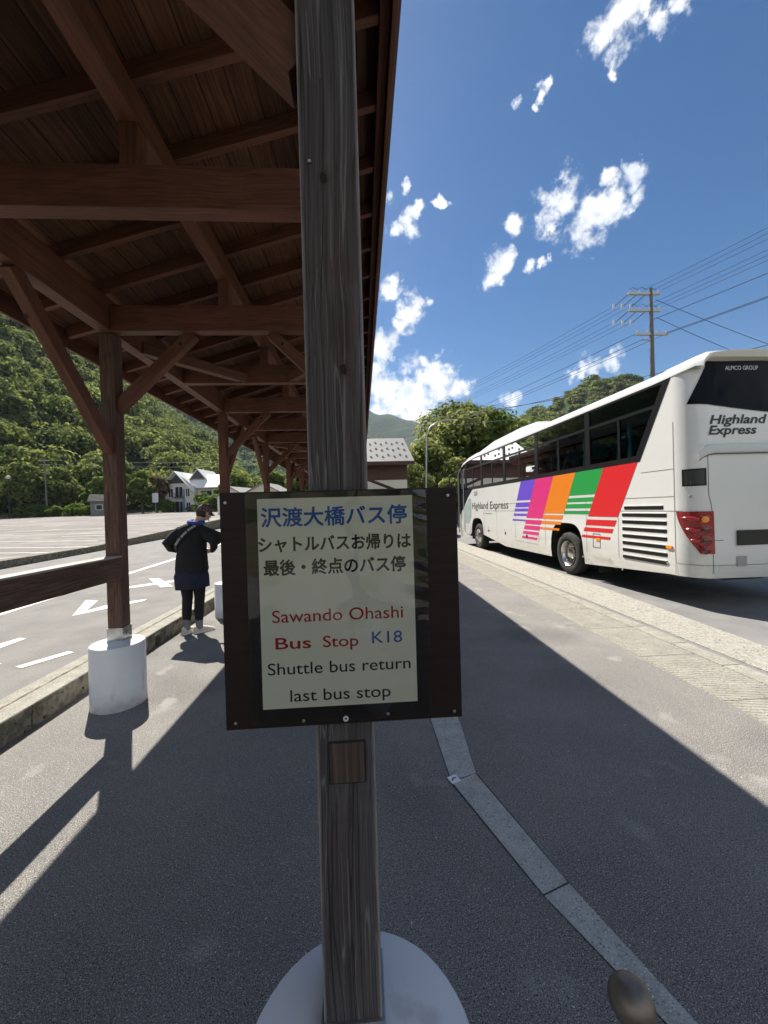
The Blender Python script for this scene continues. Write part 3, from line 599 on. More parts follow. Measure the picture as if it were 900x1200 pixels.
def build_terrain():
    azs = np.concatenate([np.arange(-84, 84, .75), np.arange(84, 276, 4.)])
    rs = np.concatenate([np.linspace(.01, 90, 46), np.linspace(94, 330, 60), np.geomspace(338, 2600, 60)])
    A, Rr = np.meshgrid(azs, rs); Z = terrain(A, Rr)
    V = np.stack([Rr * np.sin(np.radians(A)), Rr * np.cos(np.radians(A)), Z], -1).reshape(-1, 3)
    n = len(azs); i, j = np.meshgrid(np.arange(len(rs) - 1), np.arange(n), indexing='ij'); j2 = (j + 1) % n
    F = np.stack([i * n + j, i * n + j2, (i + 1) * n + j2, (i + 1) * n + j], -1).reshape(-1, 4)
    # the valley floor and the hills are two objects
    rm = rs[(F[:, 0] // n)]; hillmask = layer_sum(V, F)
    g = np_mesh('ground', V, F[~hillmask], 'dirt', smooth=True); tag(g, kind='structure')
    h = np_mesh('hills', V, F[hillmask], 'hill', smooth=True); tag(h, kind='structure')
def layer_sum(V, F):
    c = V[F].mean(1); az = np.degrees(np.arctan2(c[:, 0], c[:, 1])); r = np.hypot(c[:, 0], c[:, 1]); h = np.zeros(len(c))
    for i in range(len(LAYERS)): h = np.maximum(h, layer_h(i, az, r))
    return h > .4
build_terrain()

def forest(name, i, az0, az1, r0_, r1_, spacing, rad, nl, leaf, m, seed):
    rng = np.random.default_rng(seed); area = R(az1 - az0) * (r1_ ** 2 - r0_ ** 2) / 2; n = int(area / spacing ** 2)
    az = az0 + (az1 - az0) * rng.random(n); r = np.sqrt(r0_ ** 2 + (r1_ ** 2 - r0_ ** 2) * rng.random(n))
    hz = layer_h(i, az, r); keep = hz > .8; az, r = az[keep], r[keep]; z = terrain(az, r)
    out = []
    for a, q, zz in zip(az, r, z):
        x, y = q * math.sin(R(a)), q * math.cos(R(a)); cr_ = rad * (.65 + .75 * rng.random()); ch = cr_ * (.85 + .5 * rng.random())
        bl = []
        for k in range(6):
            t = rng.random() * 6.28; o = cr_ * (.25 + .4 * rng.random()) if k else 0
            rr = cr_ * (.40 + .22 * rng.random()); bl.append((x + math.cos(t) * o, y + math.sin(t) * o, zz + ch * (.55 + .55 * rng.random() * (1 - o / cr_ * .6)), rr, rr, rr * .7))
        out.append(leaf_quads(bl, nl, leaf, rng, flat=.45, shell=.7))
    V = np.concatenate(out); o = np_mesh(name, V, quads(len(V) // 4), m)
    return tag(o, kind='stuff')
forest('hillside_forest', 0, -50, -12, 106, 322, 5.9, 5.2, 430, .80, 'leafdark', 1)
forest('far_forest', 1, -36, 12, 440, 770, 12.5, 8.5, 46, 4.0, 'leafmid', 2)
forest('ridge_forest', 3, 14, 46, 225, 445, 6.2, 4.4, 70, 1.7, 'leafdark', 3)

# ------------------------------------------------------------------ setting: paving, roads, kerbs
def sheet(name, poly, z, m, parent=None):
    o = MB().flat(poly, z).build(name, m, parent); return o
def grid_sheet(name, x0, x1, y0, y1, z, m):
    return tag(sheet(name, [(x0, y0), (x1, y0), (x1, y1), (x0, y1)], z, m), kind='structure')
SW0, SW1 = -2.487, 2.735
mb = MB().span((SW0, -8, -.14), (SW1, 62, 0)); sw = tag(mb.build('sidewalk', 'asphalt'), kind='structure')
# flush stone strip, laid stones with open joints
stones = [[(.466, 2.93), (.668, 2.93), (.664, 2.716), (.463, 2.716)], [(.463, 2.71), (.664, 2.71), (.622, 2.20), (.466, 2.145)],
          [(.468, 2.135), (.617, 2.192), (.800, 1.525), (.678, 1.485)], [(.680, 1.477), (.803, 1.517), (.957, 1.055), (.885, 1.035)],
          [(.888, 1.02), (.960, 1.04), (1.10, .55), (1.02, .53)]]
y = 2.94
while y < 14: stones.append([(.466, y + .6), (.668, y + .6), (.668, y + .01), (.466, y + .01)]); y += .6
st = MB()
for p in stones: st.prism(p, lambda a, b: (a, b, -.02), lambda a, b: (a, b, .004))
tag(st.build('stone_strip', 'stone'), kind='structure')
jt = MB().flat([(.462, 14), (.671, 14), (.667, 2.75), (.626, 2.2), (.806, 1.52), (.963, 1.04), (1.1, .5), (1.02, .5), (.882, 1.03), (.677, 1.48), (.462, 2.12), (.460, 2.7)], .0015)
tag(jt.build('stone_joint', mat('dark_joint', (.05, .05, .048), .9), st and None), kind='structure')
# ribbed paving, kerb and gravelly gutter beside the bus lane
tl = MB(); y = -8.
while y < 62: tl.span((SW1 + .012, y + .004, -.1), (3.315, y + .896, .004)); y += .9
tag(tl.build('ribbed_paving', 'tile'), kind='structure')
tag(MB().span((SW1, -8, -.1), (SW1 + .011, 62, .002)).build('paving_edge', 'kerb'), kind='structure')
kb = MB(); y = -8.
while y < 62: kb.span((3.319, y, -.15), (3.50, y + .59, .010)); y += .6
tag(kb.build('kerb', 'kerb', bevel=.006), kind='structure')
tag(MB().flat([(3.502, -8), (3.66, -8), (3.72, 62), (3.502, 62)], -.040).build('gutter', 'busroad'), kind='structure')
gp = [(3.64, -8), (4.20, -8), (4.26, 4), (4.62, 9), (4.5, 62), (3.70, 62)]
tag(MB().prism([(3.655, -8), (4.14, -8), (4.29, 4), (4.56, 8), (4.30, 30), (4.3, 62), (3.72, 62)], lambda a, b: (a, b, -.13), lambda a, b: (a, b, -.028)).build('gravel_band', 'gravel'), kind='structure')
lane = tag(sheet('bus_lane', [(3.4, -10), (17, -10), (14, 62), (3.4, 62)], -.1, 'busroad'), kind='structure')
# left: raised kerb, gutter, side road
kb = MB(); y = -6.
for a, b in ((-6, -4.2), (-4.19, -2.4), (-2.39, -.6), (-.59, 1.2), (1.21, 3.0), (3.01, 4.72), (4.86, 6.6), (6.61, 8.4), (8.41, 10.2), (10.21, 12), (12.01, 14), (14.01, 17), (17.01, 22), (22.01, 30), (30.01, 45)):
    kb.span((-2.66, a, -.1), (SW0 - .002, b, .165))
tag(kb.build('kerb', 'kerbshade', bevel=.012), kind='structure')
kt = MB().span((-2.655, -6, .11), (-2.497, 45, .169))
tag(kt.build('kerb_top', 'kerb'), kind='structure')
tag(MB().span((-2.93, -6, -.1), (-2.663, 45, .115)).build('gutter', 'kerb'), kind='structure')
tag(MB().span((-2.80, -6, .11), (-2.775, 45, .1175)).build('gutter_groove', 'kerbshade'), kind='structure')
rd_poly = [(-2.932, -8), (-2.932, 62), (float(kerb_x(62)) + .1, 62), (float(kerb_x(-8)) + .1, -8)]
road = tag(sheet('side_road', rd_poly, .024, 'road'), kind='structure')
mk = lambda poly: tag(sheet('lane_marking', poly, .029, 'paint', road))
def line(p, q, w):
    d = Vector((q[0] - p[0], q[1] - p[1])).normalized(); n = Vector((-d.y, d.x)) * w / 2
    return [(p[0] + n.x, p[1] + n.y), (q[0] + n.x, q[1] + n.y), (q[0] - n.x, q[1] - n.y), (p[0] - n.x, p[1] - n.y)]
mk(line((-5.30, 0), (-6.55, 13.6), .16)); mk(line((-6.55, 13.6), (-7.6, 24), .16)); mk(line((-7.6, 24), (-10.5, 55), .16))
mk([(-3.63, 4.2), (-3.53, 4.15), (-3.3, 4.56), (-3.4, 4.61)]); mk([(-4.5, 5.01), (-4.34, 4.83), (-4.33, 5.18), (-4.44, 5.22)]); mk([(-4.02, 4.1), (-3.88, 4.01), (-3.86, 4.31), (-3.89, 4.32)])
mk([(-4.55, 6.27), (-5.14, 7.43), (-4.88, 7.36), (-4.55, 6.58)]); mk([(-4.545, 6.57), (-4.46, 6.97), (-3.98, 7.32), (-3.96, 7.15), (-4.28, 6.68), (-4.546, 6.27)])
mk([(-5.12, 8.69), (-4.43, 9.37), (-4.3, 9.11), (-4.99, 8.46)]); sheet('lane_marking', [(-5.2, 9.65), (-4.97, 9.67), (-4.07, 8.48), (-4.29, 8.41)], .033, 'paint', road)
# parking lot and its kerb
ys = np.array([-6., 4, 12, 18, 26, 36, 50, 66, 86, 92])
lb = MB(); kx = kerb_x(ys) - .12; lz = lot_z(ys)
lb.loft([[(float(kx[i]), float(ys[i]), float(lz[i])), (-60., float(ys[i]), float(lz[i])), (-125., float(ys[i]), float(lz[i]))] for i in range(len(ys))], closed=False)
lot = tag(lb.build('parking_lot', 'lot'), kind='structure')
lk = MB(); lk.loft([[(float(kerb_x(y)), float(y), -.1), (float(kerb_x(y)), float(y), float(lot_z(y)) + .05), (float(kerb_x(y)) - .16, float(y), float(lot_z(y)) + .05), (float(kerb_x(y)) - .16, float(y), -.1)] for y in ys])
tag(lk.build('lot_kerb', 'kerbshade'), kind='structure')
for (x0, y0), (x1, y1) in (((-15.4, 16.6), (-12.3, 15.8)), ((-19.0, 19.3), (-12.4, 18.2)), ((-21.1, 23.0), (-13.9, 21.1)), ((-18.6, 25.0), (-15.9, 24.9)), ((-25.5, 27.3), (-15.0, 26.8)),
                           ((-38.3, 43.2), (-28.9, 40.8)), ((-27.3, 32.0), (-20.9, 32.3)), ((-23.6, 40.3), (-17.3, 39.1)), ((-32.5, 55.7), (-21.9, 57.7)), ((-41.4, 53.9), (-35.8, 55.5)), ((-50, 66), (-28, 70)), ((-44, 37), (-30, 35)), ((-60, 72), (-40, 78))):
    w = .14; p = line((x0, y0), (x1, y1), w)
    o = MB().add([(a, b, float(lot_z(b)) + .012) for a, b in p], [(0, 1, 2, 3)]).build('stall_line', 'paint', lot)

# ------------------------------------------------------------------ shelter
SH_X0, SH_X1 = -2.72, .235          # eaves
PX_L, PX_R = -2.11, -.045           # post rows
def rb(x): return 3.42 + .305 * (x + 2.05)     # underside of the rafters
FR = [.83, 3.44] + [3.44 + 2.68 * k for k in range(1, 7)]
Y0, Y1 = -2.1, 20.4
sh = empty('bus_shelter', (-1.05, 9., 0), label='long brown timber bus shelter with sloping roof on round white footings beside the side road', cat='shelter')
P12 = .118
def foot(x, y, k=1.):
    mb = MB().lathe([(.19 * k, -.02), (.207 * k, 0), (.202 * k, .012), (.200 * k, .49), (.194 * k, .503), (0.001, .505)], (x, y, 0), 48, cap=False)
    return mb.build('footing', 'foot', sh, smooth=True, world=True)
yb = -1.85
for k, fy in enumerate([yb] + FR):
    for x, top in ((PX_L, 3.10), (PX_R, 3.78)):
        main = (x == PX_R and k == 1)
        px = x; pm = 'post' if main else ('woodw' if x == PX_L and k == 2 else 'wood')
        beam('post', (px, fy, .52 if main else .60), (px, fy, top), P12, P12, pm, sh, up=(0, 1, 0), bevel=.006)
        f = foot(px + (.012 if x == PX_R else .04), fy - .095, 1.14 if main else 1.)
        ft = MB().box((px, fy, .515 if main else .555), (P12 + .012, P12 + .012, .02 if main else .11))
        if not main: ft.lathe([(.018, 0), (.018, .008), (.001, .008)], (px + P12 / 2 + .006, fy, .555), 12, axis='x')
        ft.build('post_shoe', 'steel', sh, world=True, bevel=.002)
        if x == PX_L and (k == 2):
            pass
# girders, purlin, ties, king posts
for ya, yb_ in ((Y0, 6.12), (6.125, 13.4), (13.405, Y1)):
    beam('girder', (PX_L, ya, 3.245), (PX_L, yb_, 3.245), .105, .27, 'wood', sh)
    beam('girder', (PX_R, ya, 3.90), (PX_R, yb_, 3.90), .105, .225, 'wood', sh)
    beam('purlin', (-1.12, ya, 3.615), (-1.12, yb_, 3.615), .105, .15, 'wood', sh)
ties = [-.5, .83] + [2.06 + 1.335 * k for k in range(0, 14)]
for i, ty in enumerate(ties):
    beam('tie_beam', (PX_L + .054, ty, 3.215), (PX_R - .054, ty, 3.215), .09, .215, 'wood', sh)
    beam('king_post', (-1.12, ty, 3.324), (-1.12, ty, 3.539), .09, .09, 'wood', sh, up=(0, 1, 0))
# rafters
y = Y0 + .15; rz_ = []
k = 0
while y < Y1 - .05:
    xa, xb = SH_X0 + .03, SH_X1 - .03
    beam('rafter', (xa, y, rb(xa) + .05), (xb, y, rb(xb) + .05), .045, .095, 'wood', sh); y = 2.01 + .44 * (k - 9); k += 1
nrm = Vector((-.305, 0, 1)).normalized()
xm = (SH_X0 + SH_X1) / 2; ln = (SH_X1 - SH_X0) / math.cos(math.atan(.305))
def slab(name, off, th, m, ext=0.):
    # boards: own X along the shelter, Y across
    c = Vector((xm, (Y0 + Y1) / 2, rb(xm) + .0985)) + nrm * (off + th / 2)
    o = MB().box((0, 0, 0), (Y1 - Y0 + ext, ln + ext, th)).build(name, m, None)
    x = Vector((0, 1, 0)); z = nrm; yv = z.cross(x)
    mt = Matrix(((x.x, yv.x, z.x, 0), (x.y, yv.y, z.y, 0), (x.z, yv.z, z.z, 0), (0, 0, 0, 1))); mt.translation = c
    o.parent = sh; o.matrix_parent_inverse = Matrix.Translation(-Vector(sh.location)); o.matrix_basis = mt
slab('roof_boards', .003, .012, 'board'); slab('roof_sheet', .018, .03, 'sheet', .05)
for x, zc in ((SH_X0 - .002, 3.255), (SH_X1 + .002, 4.125)):
    beam('fascia', (x, Y0 - .02, zc), (x, Y1 + .02, zc), .026, .215, 'wood', sh)
    s = 1 if x > 0 else -1
    beam('fascia_cap', (x + s * .0285, Y0 - .03, zc + .05), (x + s * .0285, Y1 + .03, zc + .05), .022, .10, 'sheet', sh)
for k in range(1, 22):   # batten under the right eave
    pass
beam('eave_batten', (SH_X1 - .045, Y0, rb(SH_X1 - .045) - .012), (SH_X1 - .045, Y1, rb(SH_X1 - .045) - .012), .05, .022, 'wood', sh)
# knee braces across the shelter, both posts of every frame
for fy in FR:
    for x, s in ((PX_L, 1), (PX_R, -1)):
        beam('brace', (x + s * .045, fy, 2.475), (x + s * .70, fy, 3.115), .075, .095, 'wood', sh, up=(0, 1, 0) if False else (0, 0, 1))
# long braces along the girder in every other bay
for i in range(1, len(FR) - 1, 2):
    pass
for x, zt in ((PX_L, 3.12), (PX_R, 3.79)):
    d = .90 if x == PX_L else .8
    for a, s in ((FR[0], 1), (FR[1], -1), (FR[2], 1), (FR[3], -1), (FR[4], 1), (FR[5], -1)):
        if x == PX_R and a == FR[0]: continue
        beam('brace', (x, a + s * .04, zt - d - .1), (x, a + s * (d + .05), zt - .01), .075, .105, 'wood', sh)
# flat corner braces
for ya in (3.44, 8.80, 14.16):
    beam('corner_brace', (PX_L + .03, ya + .42, 3.165), (PX_L + .80, ya + 1.32, 3.165), .09, .10, 'wood', sh)
    beam('corner_brace', (PX_R - .03, ya + .42, 3.165), (PX_R - .80, ya + 1.32, 3.165), .09, .10, 'wood', sh)
# bolt recesses near the brace ends
def bolt(p, nrm_):
    o = MB().lathe([(.015, -.002), (.015, .0012), (.013, .0014), (.001, .0008)], (0, 0, 0), 14).build('bolt_hole', 'black', sh)
    o.matrix_parent_inverse = Matrix.Translation(-Vector(sh.location)); o.rotation_euler = Vector(nrm_).to_track_quat('Z', 'Y').to_euler(); o.location = p
for fy in FR[:4]:
    for x, s_ in ((PX_L, 1), (PX_R, -1)): bolt((x + s_ * .60, fy - .0378, 3.02), (0, -1, 0))
bolt((PX_L, FR[1] - .10 - .0372, 3.12 - .95 + .045 - .0372), (0, -.7, -.7))
bolt((PX_L, FR[1] - .80 - .0372, 3.12 - .33 + .10 - .0372), (0, -.7, -.7))
for ya in (3.44,):
    bolt((PX_L + .72, ya + 1.22, 3.1148), (0, 0, -1)); bolt((PX_R - .72, ya + 1.22, 3.1148), (0, 0, -1))
# old bolt marks
mb = MB()
for fy in FR[1:4]:
    mb.lathe([(.014, 0), (.014, .004), (.001, .004)], (PX_L - .0 + .0, 0, 0), 10, axis='x') if False else None
# rail between the left posts
beam('rail', (PX_L + .02, -1.8, 1.118), (PX_L + .02, FR[1] - P12 / 2, 1.118), .10, .18, 'woodw', sh)
beam('sunlit_rail_top', (PX_L + .02, -1.8, 1.216), (PX_L + .02, FR[1] - P12 / 2 - .002, 1.216), .112, .014, 'sunlit_wood', sh)  # added strip: sun glare and weathering of the rail top put into its colour
beam('rail', (PX_L + .03, FR[0] + .0, 1.124), (PX_L + .03, FR[0] + .001, 1.124), .02, .02, 'woodw', sh) if False else None
# plugged mortise in the main post, below the sign
beam('plug', (-.0425, FR[0] - P12 / 2 - .0005, 1.008), (-.0425, FR[0] - P12 / 2 - .0005, 1.087), .006, .068, 'plug', sh, up=(1, 0, 0), bevel=.001)
MB().box((-.0425, FR[0] - P12 / 2 + .0005, 1.0475), (.075, .004, .086)).build('mortise', 'black', sh, world=True)
MB().lathe([(.0035, 0), (.0035, .003), (.001, .003)], (0, 0, 0), 10).build('nail', 'steel', sh).location = (-.083 - sh.location.x, FR[0] - P12 / 2 - .001 - sh.location.y, 2.24)
for ob in [c for c in sh.children if c.name.startswith('nail')]: ob.rotation_euler = (R(90), 0, 0)

# ------------------------------------------------------------------ notice board on the main post
SY = .745
sg = empty('notice_board', (-.041, SY, 1.1385), label='dark square board with bilingual bus stop notice fixed to the grey front post', cat='sign')
MB().span((-.268, SY, 1.1385), (.1865, SY + .018, 1.5905)).build('board', 'signwood', sg, world=True, bevel=.002)
MB().span((-.2, SY + .0185, 1.30), (.12, SY + .0235, 1.33)).build('back_strip', 'steel', sg, world=True)
rng_ = random.Random(4)
pp = MB(); pp.span((-.1975, SY - .0022, 1.1755), (.0985, SY - .0008, 1.5765)); paper = pp.build('paper', 'paper', sg, world=True)
put = lambda a, b, t: (a, SY - .0028 - t * 0, b)
def line_(body, x0, x1, zb, cap, m, bold=0., cjk=False, sh_=0.):
    mb = MB(); w = .00085 if cjk else .0
    for i, (dx, dz) in enumerate(((0, 0), (w, 0), (-w, 0), (0, w), (0, -w), (w * .7, w * .7), (-w * .7, w * .7), (w * .7, -w * .7), (-w * .7, -w * .7)) if cjk else ((0, 0),)):
        text(mb, body, x0, x1, zb, cap, lambda a, b, t: (a + dx, SY - .0026 - i * .00003, b + dz), bold, sh_, cjk)
    mb.build('lettering', m, sg, world=True, recalc=False)
line_('沢渡大橋バス停', -.1905, .0865, 1.5225, .0345, 'inkblue', .0, True)
line_('シャトルバスお帰りは', -.1965, .093, 1.4745, .028, 'inkblack', .0, True)
line_('最後・終点のバス停', -.188, .0818, 1.430, .028, 'inkblack', .0, True)
line_('Sawando Ohashi', -.1755, .0748, 1.3400, .0245, 'inkred', .004)
line_('Bus', -.1708, -.1035, 1.2895, .0225, 'inkred', .012); line_('Stop', -.081, -.013, 1.2895, .0225, 'inkred', .008); line_('K18', .0133, .0718, 1.2925, .0235, 'inkblue', .004)
line_('Shuttle bus return', -.1865, .0868, 1.2405, .0235, 'inkblack', .004)
line_('last bus stop', -.1457, .0465, 1.1880, .0235, 'inkblack', .004)
# laminate: slightly wavy clear sheet with cut corners
lv = []; nx, nz = 48, 72; x0, x1, z0, z1 = -.2195, .1255, 1.1465, 1.587
fn = MB()
for i in range(nz + 1):
    for j in range(nx + 1):
        u, v = j / nx, i / nz; x = x0 + (x1 - x0) * u; z = z0 + (z1 - z0) * v
        if v == 0 and u == 0: x += .008
        if v == 0 and u == 1: x -= .008
        e = max(0, u - .84) / .16; bz = .0042 * e * (math.sin(v * 47 + u * 13) * .5 + .5) * (.5 + .5 * math.sin(v * 21 + 1)) * (1 if v > .5 else .25) + .0016 * max(0, .08 - v) / .08 * (math.sin(u * 19) * .5 + .5) + .0018 * max(0, v - .93) / .07 * (math.sin(u * 23) * .5 + .5)
        fn.v.append((x, SY - .0036 - bz, z))
for i in range(nz):
    for j in range(nx): a = i * (nx + 1) + j; fn.f.append((a, a + 1, a + nx + 2, a + nx + 1))
fn.build('laminate', 'film', sg, smooth=True, world=True, recalc=False)
for x, z in ((-.041, 1.1518),):
    mb = MB()
    for k in range(24):
        pass
    mb.lathe([(.0052, 0), (.0052, .0015), (.0024, .0015), (.0024, 0)], (0, 0, 0), 20, cap=False); o = mb.build('eyelet', 'lightgrey', sg); o.rotation_euler = (R(90), 0, 0); o.location = (x + .041, -.0062, z - 1.1385)
for x, z in ((-.2499, 1.1516), (.1708, 1.1505), (-.257, 1.571), (.1692, 1.5743), (-.1216, 1.151), (.0401, 1.1554)):
    o = MB().lathe([(.003, 0), (.0028, .0016), (.001, .0018)], (0, 0, 0), 12).build('screw', 'steel', sg); o.rotation_euler = (R(90), 0, 0); o.location = (x + .041, -.0038 if x in (-.1216, .0401) else 0, z - 1.1385)

# ------------------------------------------------------------------ highway bus (own x across, y forward, origin on the road at the rear left wheel)
bus = empty('highway_bus', (4.781, 8.733, -.1), R(2.728), label='white highway coach with slanted rainbow stripes parked at the kerb', cat='bus')
SB, SF, W = -2.95, 8.15, 2.49
def outline(z=1., inset=0.):
    """plan outline from the front left corner back along the left side, round the rear, forward on the right"""
    pts = []
    ys = sorted(set([SF, 7.6, 7.2, 3.5, 2.2, 1.5, -1.2, -1.8, -2.26, -2.4, -2.5, -2.6, -2.7, -2.8, -2.9, SB] + [round(6.05 + .66 * math.sin(R(a)), 4) for a in range(-90, 91, 9)] + [round(.06 + .67 * math.sin(R(a)), 4) for a in range(-90, 91, 9)]), reverse=True)
    pts += [(0., y) for y in ys]
    for a in range(8, 90, 8): t = R(a); pts.append((.30 - .30 * math.cos(t), SB - .38 * math.sin(t)))
    n0 = len(pts)
    for i in range(1, 12): pts.append((.30 + (W - .6) * i / 12 - .0, SB - .38 - .05 * math.sin(math.pi * i / 12)))
    pts.insert(n0, (.30, SB - .38)); pts.append((W - .30, SB - .38))
    for a in range(82, 0, -8): t = R(a); pts.append((W - .30 + .30 * math.cos(t), SB - .38 * math.sin(t)))
    pts += [(W, y) for y in reversed(ys)]
    return pts
OUT = outline()
def arch(y):
    for c in (6.05, .06):
        d = abs(y - c) / .665
        if d < 1: return .36 + .86 * (1 - d ** 3.6) ** (1 / 3.)
    return None
def zbot(x, y):
    a = arch(y) if (x < .01 or x > W - .01) else None
    if a: return a
    if y < -.6: return .345 + .14 * min(1, (-.6 - y) / 2.2)
    return .35
def inset(p, z):
    """skirt tucks in slightly at the bottom"""
    k = .035 * max(0, (.62 - z) / .3) ** 1.5 if z < .62 else 0
    x, y = p
    return (x + k * (1 if x < .3 else (-1 if x > W - .3 else 0)), y + (k if y < SB - .2 else 0), z)
def wall(mb, pts, zlo, zhi, rows=7):
    base = len(mb.v)
    for p in pts:
        a, b = zlo(*p), zhi(*p)
        for i in range(rows): mb.v.append(inset(p, a + (b - a) * i / (rows - 1)))
    for k in range(len(pts) - 1):
        for i in range(rows - 1):
            q = base + k * rows + i; mb.f.append((q, q + rows, q + rows + 1, q + 1))
lo = MB(); wall(lo, OUT, zbot, lambda x, y: 2.385, 8)
# above the belt: rear quarters and tail
def zl(x, y):
    if (x < .01 or x > W - .01) and y > SB: return 2.385 + max(0, (-2.26 - y)) * 1.265 / .68
    return 2.385
rear = [p for p in OUT if p[1] <= -2.26 + 1e-6]
wall(lo, rear, lambda x, y: 2.384, lambda x, y: max(2.386, min(3.66, zl(x, y))) if y > SB + 1e-6 and (x < .01 or x > W - .01) else 3.66, 6)
# front end
fr = [(0., SF)] + [(.55 - .55 * math.cos(R(a)), SF + .5 * math.sin(R(a))) for a in range(10, 91, 10)] + [(W / 2, SF + .54)] + [(W - .55 + .55 * math.cos(R(a)), SF + .5 * math.sin(R(a))) for a in range(90, 0, -10)] + [(W, SF)]
wall(lo, fr, lambda x, y: .35, lambda x, y: 1.35, 4)
lo.build('body', 'buswhite', bus, smooth=True)
fg = MB(); wall(fg, fr, lambda x, y: 1.35, lambda x, y: 3.45, 5); fg.build('windscreen', 'rearglass', bus, smooth=True)
# roof shell with the raised air conditioner cover
def roof_ring(y, dz=0., tuck=0.):
    prof = [(-.006, 3.60), (-.004, 3.66), (.02, 3.71), (.07, 3.755), (.18, 3.80), (.45, 3.835), (.85, 3.85)]
    L_ = [(x + tuck * .3, z + dz) for x, z in prof]; Rr = [(W - x, z) for x, z in reversed(L_)]
    return [(x, y, z) for x, z in L_ + [(W / 2, 3.857 + dz)] + Rr]
rf = MB()
st_ = [(-3.44, -.035, .25), (-3.46, .0, .16), (-3.36, .03, .04), (-3.1, .02, 0), (-2.6, .0, 0), (0, 0, 0), (4, 0, 0), (6.2, -.005, 0), (7.0, -.05, 0), (7.6, -.13, 0), (8.1, -.25, .1), (8.45, -.42, .3), (8.6, -.55, .6)]
rf.loft([roof_ring(*s) for s in st_], closed=False); rf.f += []
rfo = rf.build('roof', 'buswhite', bus, smooth=True)
ce = MB().flat([(.06, -3.3), (W - .06, -3.3), (W - .06, 8.2), (.06, 8.2)], 3.62); ce.build('ceiling', 'grey', bus)
hp = MB(); hr = []
for y, h, i in ((1.75, -.05, .5), (1.9, .06, .42), (2.25, .24, .34), (3.2, .28, .32), (5.5, .24, .32), (6.8, .10, .36), (7.7, -.12, .42), (8.3, -.36, .5)):
    hr.append([(i, y, 3.72 + min(0, h)), (i + .06, y, 3.80 + h * .8), (i + .2, y, 3.86 + h), (W / 2, y, 3.88 + h), (W - i - .2, y, 3.86 + h), (W - i - .06, y, 3.80 + h * .8), (W - i, y, 3.72 + min(0, h))])
hp.loft(hr, closed=False).build('air_conditioner', 'buswhite', bus, smooth=True)
# rear overhanging lip (shaded underside) and black recess
lp = MB()
LPX = [(.05, 0), (.09, .02), (.16, .045), (.30, .06), (.6, .07), (W / 2, .085), (W - .6, .07), (W - .30, .06), (W - .16, .045), (W - .09, .02), (W - .05, 0)]
zr_ = lambda x: 3.857 - .045 * max(0, 1 - min(x, W - x) / .85) ** 1.5 - .12 * max(0, 1 - min(x, W - x) / .18) ** 1.6
lp.loft([[(x, -3.335 - d * .3, min(3.705, zr_(x) - .05)) for x, d in LPX], [(x, -3.395 - d, min(3.735, zr_(x) - .03)) for x, d in LPX], [(x, -3.41 - d, zr_(x) - .035) for x, d in LPX], [(x, -3.36 - d * .6, zr_(x) + .004) for x, d in LPX], [(x, -3.2, zr_(x) + .008) for x, d in LPX], [(x, -2.7, zr_(x) - .01) for x, d in LPX]], closed=False)
lp.build('rear_lip', 'busbeige', bus, smooth=True)

def surf(u, z, e=.004):
    """point on the left side / corner / rear at distance u behind the start of the corner"""
    if u <= 0: return (-e, SB - u, z)
    L_ = .54
    if u < L_:
        t = R(90) * u / L_; nx_, ny_ = -math.cos(t) / .30, -math.sin(t) / .38; k = math.hypot(nx_, ny_)
        return (.30 - .30 * math.cos(t) + e * nx_ / k, SB - .38 * math.sin(t) + e * ny_ / k, z)
    x = .30 + (u - L_); f = (x - .30) / (W - .6)
    return (x, SB - .38 - (.05 * math.sin(math.pi * f) if 0 < f < 1 else 0) - e, z)
def ur(n): return .54 + (n - .30)
def panel(name, m, zs, ul, urr, e=.005, cols=16, parent=None, mb=None, smooth=True):
    own = mb is None; mb = mb or MB(); b = len(mb.v)
    for z in zs:
        a, c = ul(z), urr(z)
        for j in range(cols + 1): mb.v.append(surf(a + (c - a) * j / cols, z, e))
    for i in range(len(zs) - 1):
        for j in range(cols): q = b + i * (cols + 1) + j; mb.f.append((q, q + 1, q + cols + 2, q + cols + 1))
    if own: return mb.build(name, m, parent or bus, smooth=smooth)
def lin(a, b, n): return [a + (b - a) * i / n for i in range(n + 1)]
# rear window: dark, wraps the corner, sagging lower edge
rw = MB(); cols = 30; rows = 10
for i in range(rows + 1):
    for j in range(cols + 1):
        v = i / rows; u0_ = .20 + .26 * v; u1_ = ur(W - .30) + (.54 - u0_); u = u0_ + (u1_ - u0_) * j / cols
        f = abs(2 * j / cols - 1); zb_ = 2.945 + .175 * f ** 1.3; rw.v.append(surf(u, zb_ + (3.705 - zb_) * v, .012) if u < ur(W - .30) else (lambda q: (W - q[0], q[1], q[2]))(surf(max(0.02, .54 - (u - ur(W - .30))), zb_ + (3.705 - zb_) * v, .012)))
for i in range(rows):
    for j in range(cols): q = i * (cols + 1) + j; rw.f.append((q, q + 1, q + cols + 2, q + cols + 1))
rwo = rw.build('rear_window', 'rearglass', bus, smooth=True)
rp = lambda a, b, t: (a, SB - .38 - .05 * math.sin(math.pi * (a - .3) / (W - .6)) - .013, b)
text(MB(), 'ALPICO GROUP', .49, 1.0, 3.575, .062, rp, .006).build('lettering', 'lightgrey', bus, recalc=False)
MB().box((1.42, SB - .455, 3.60), (.05, .012, .045)).box((1.50, SB - .455, 3.60), (.05, .012, .045)).build('clock_digits', emis('lit_digits', (1, .25, .05), .9), bus)
rp2 = lambda a, b, t: (a, SB - .38 - .05 * math.sin(math.pi * max(0, a - .3) / (W - .6)) - .006, b)
text(MB(), 'Highland', .245, 1.135, 2.785, .135, rp2, .022, .22).build('lettering', 'busblack', bus, recalc=False)
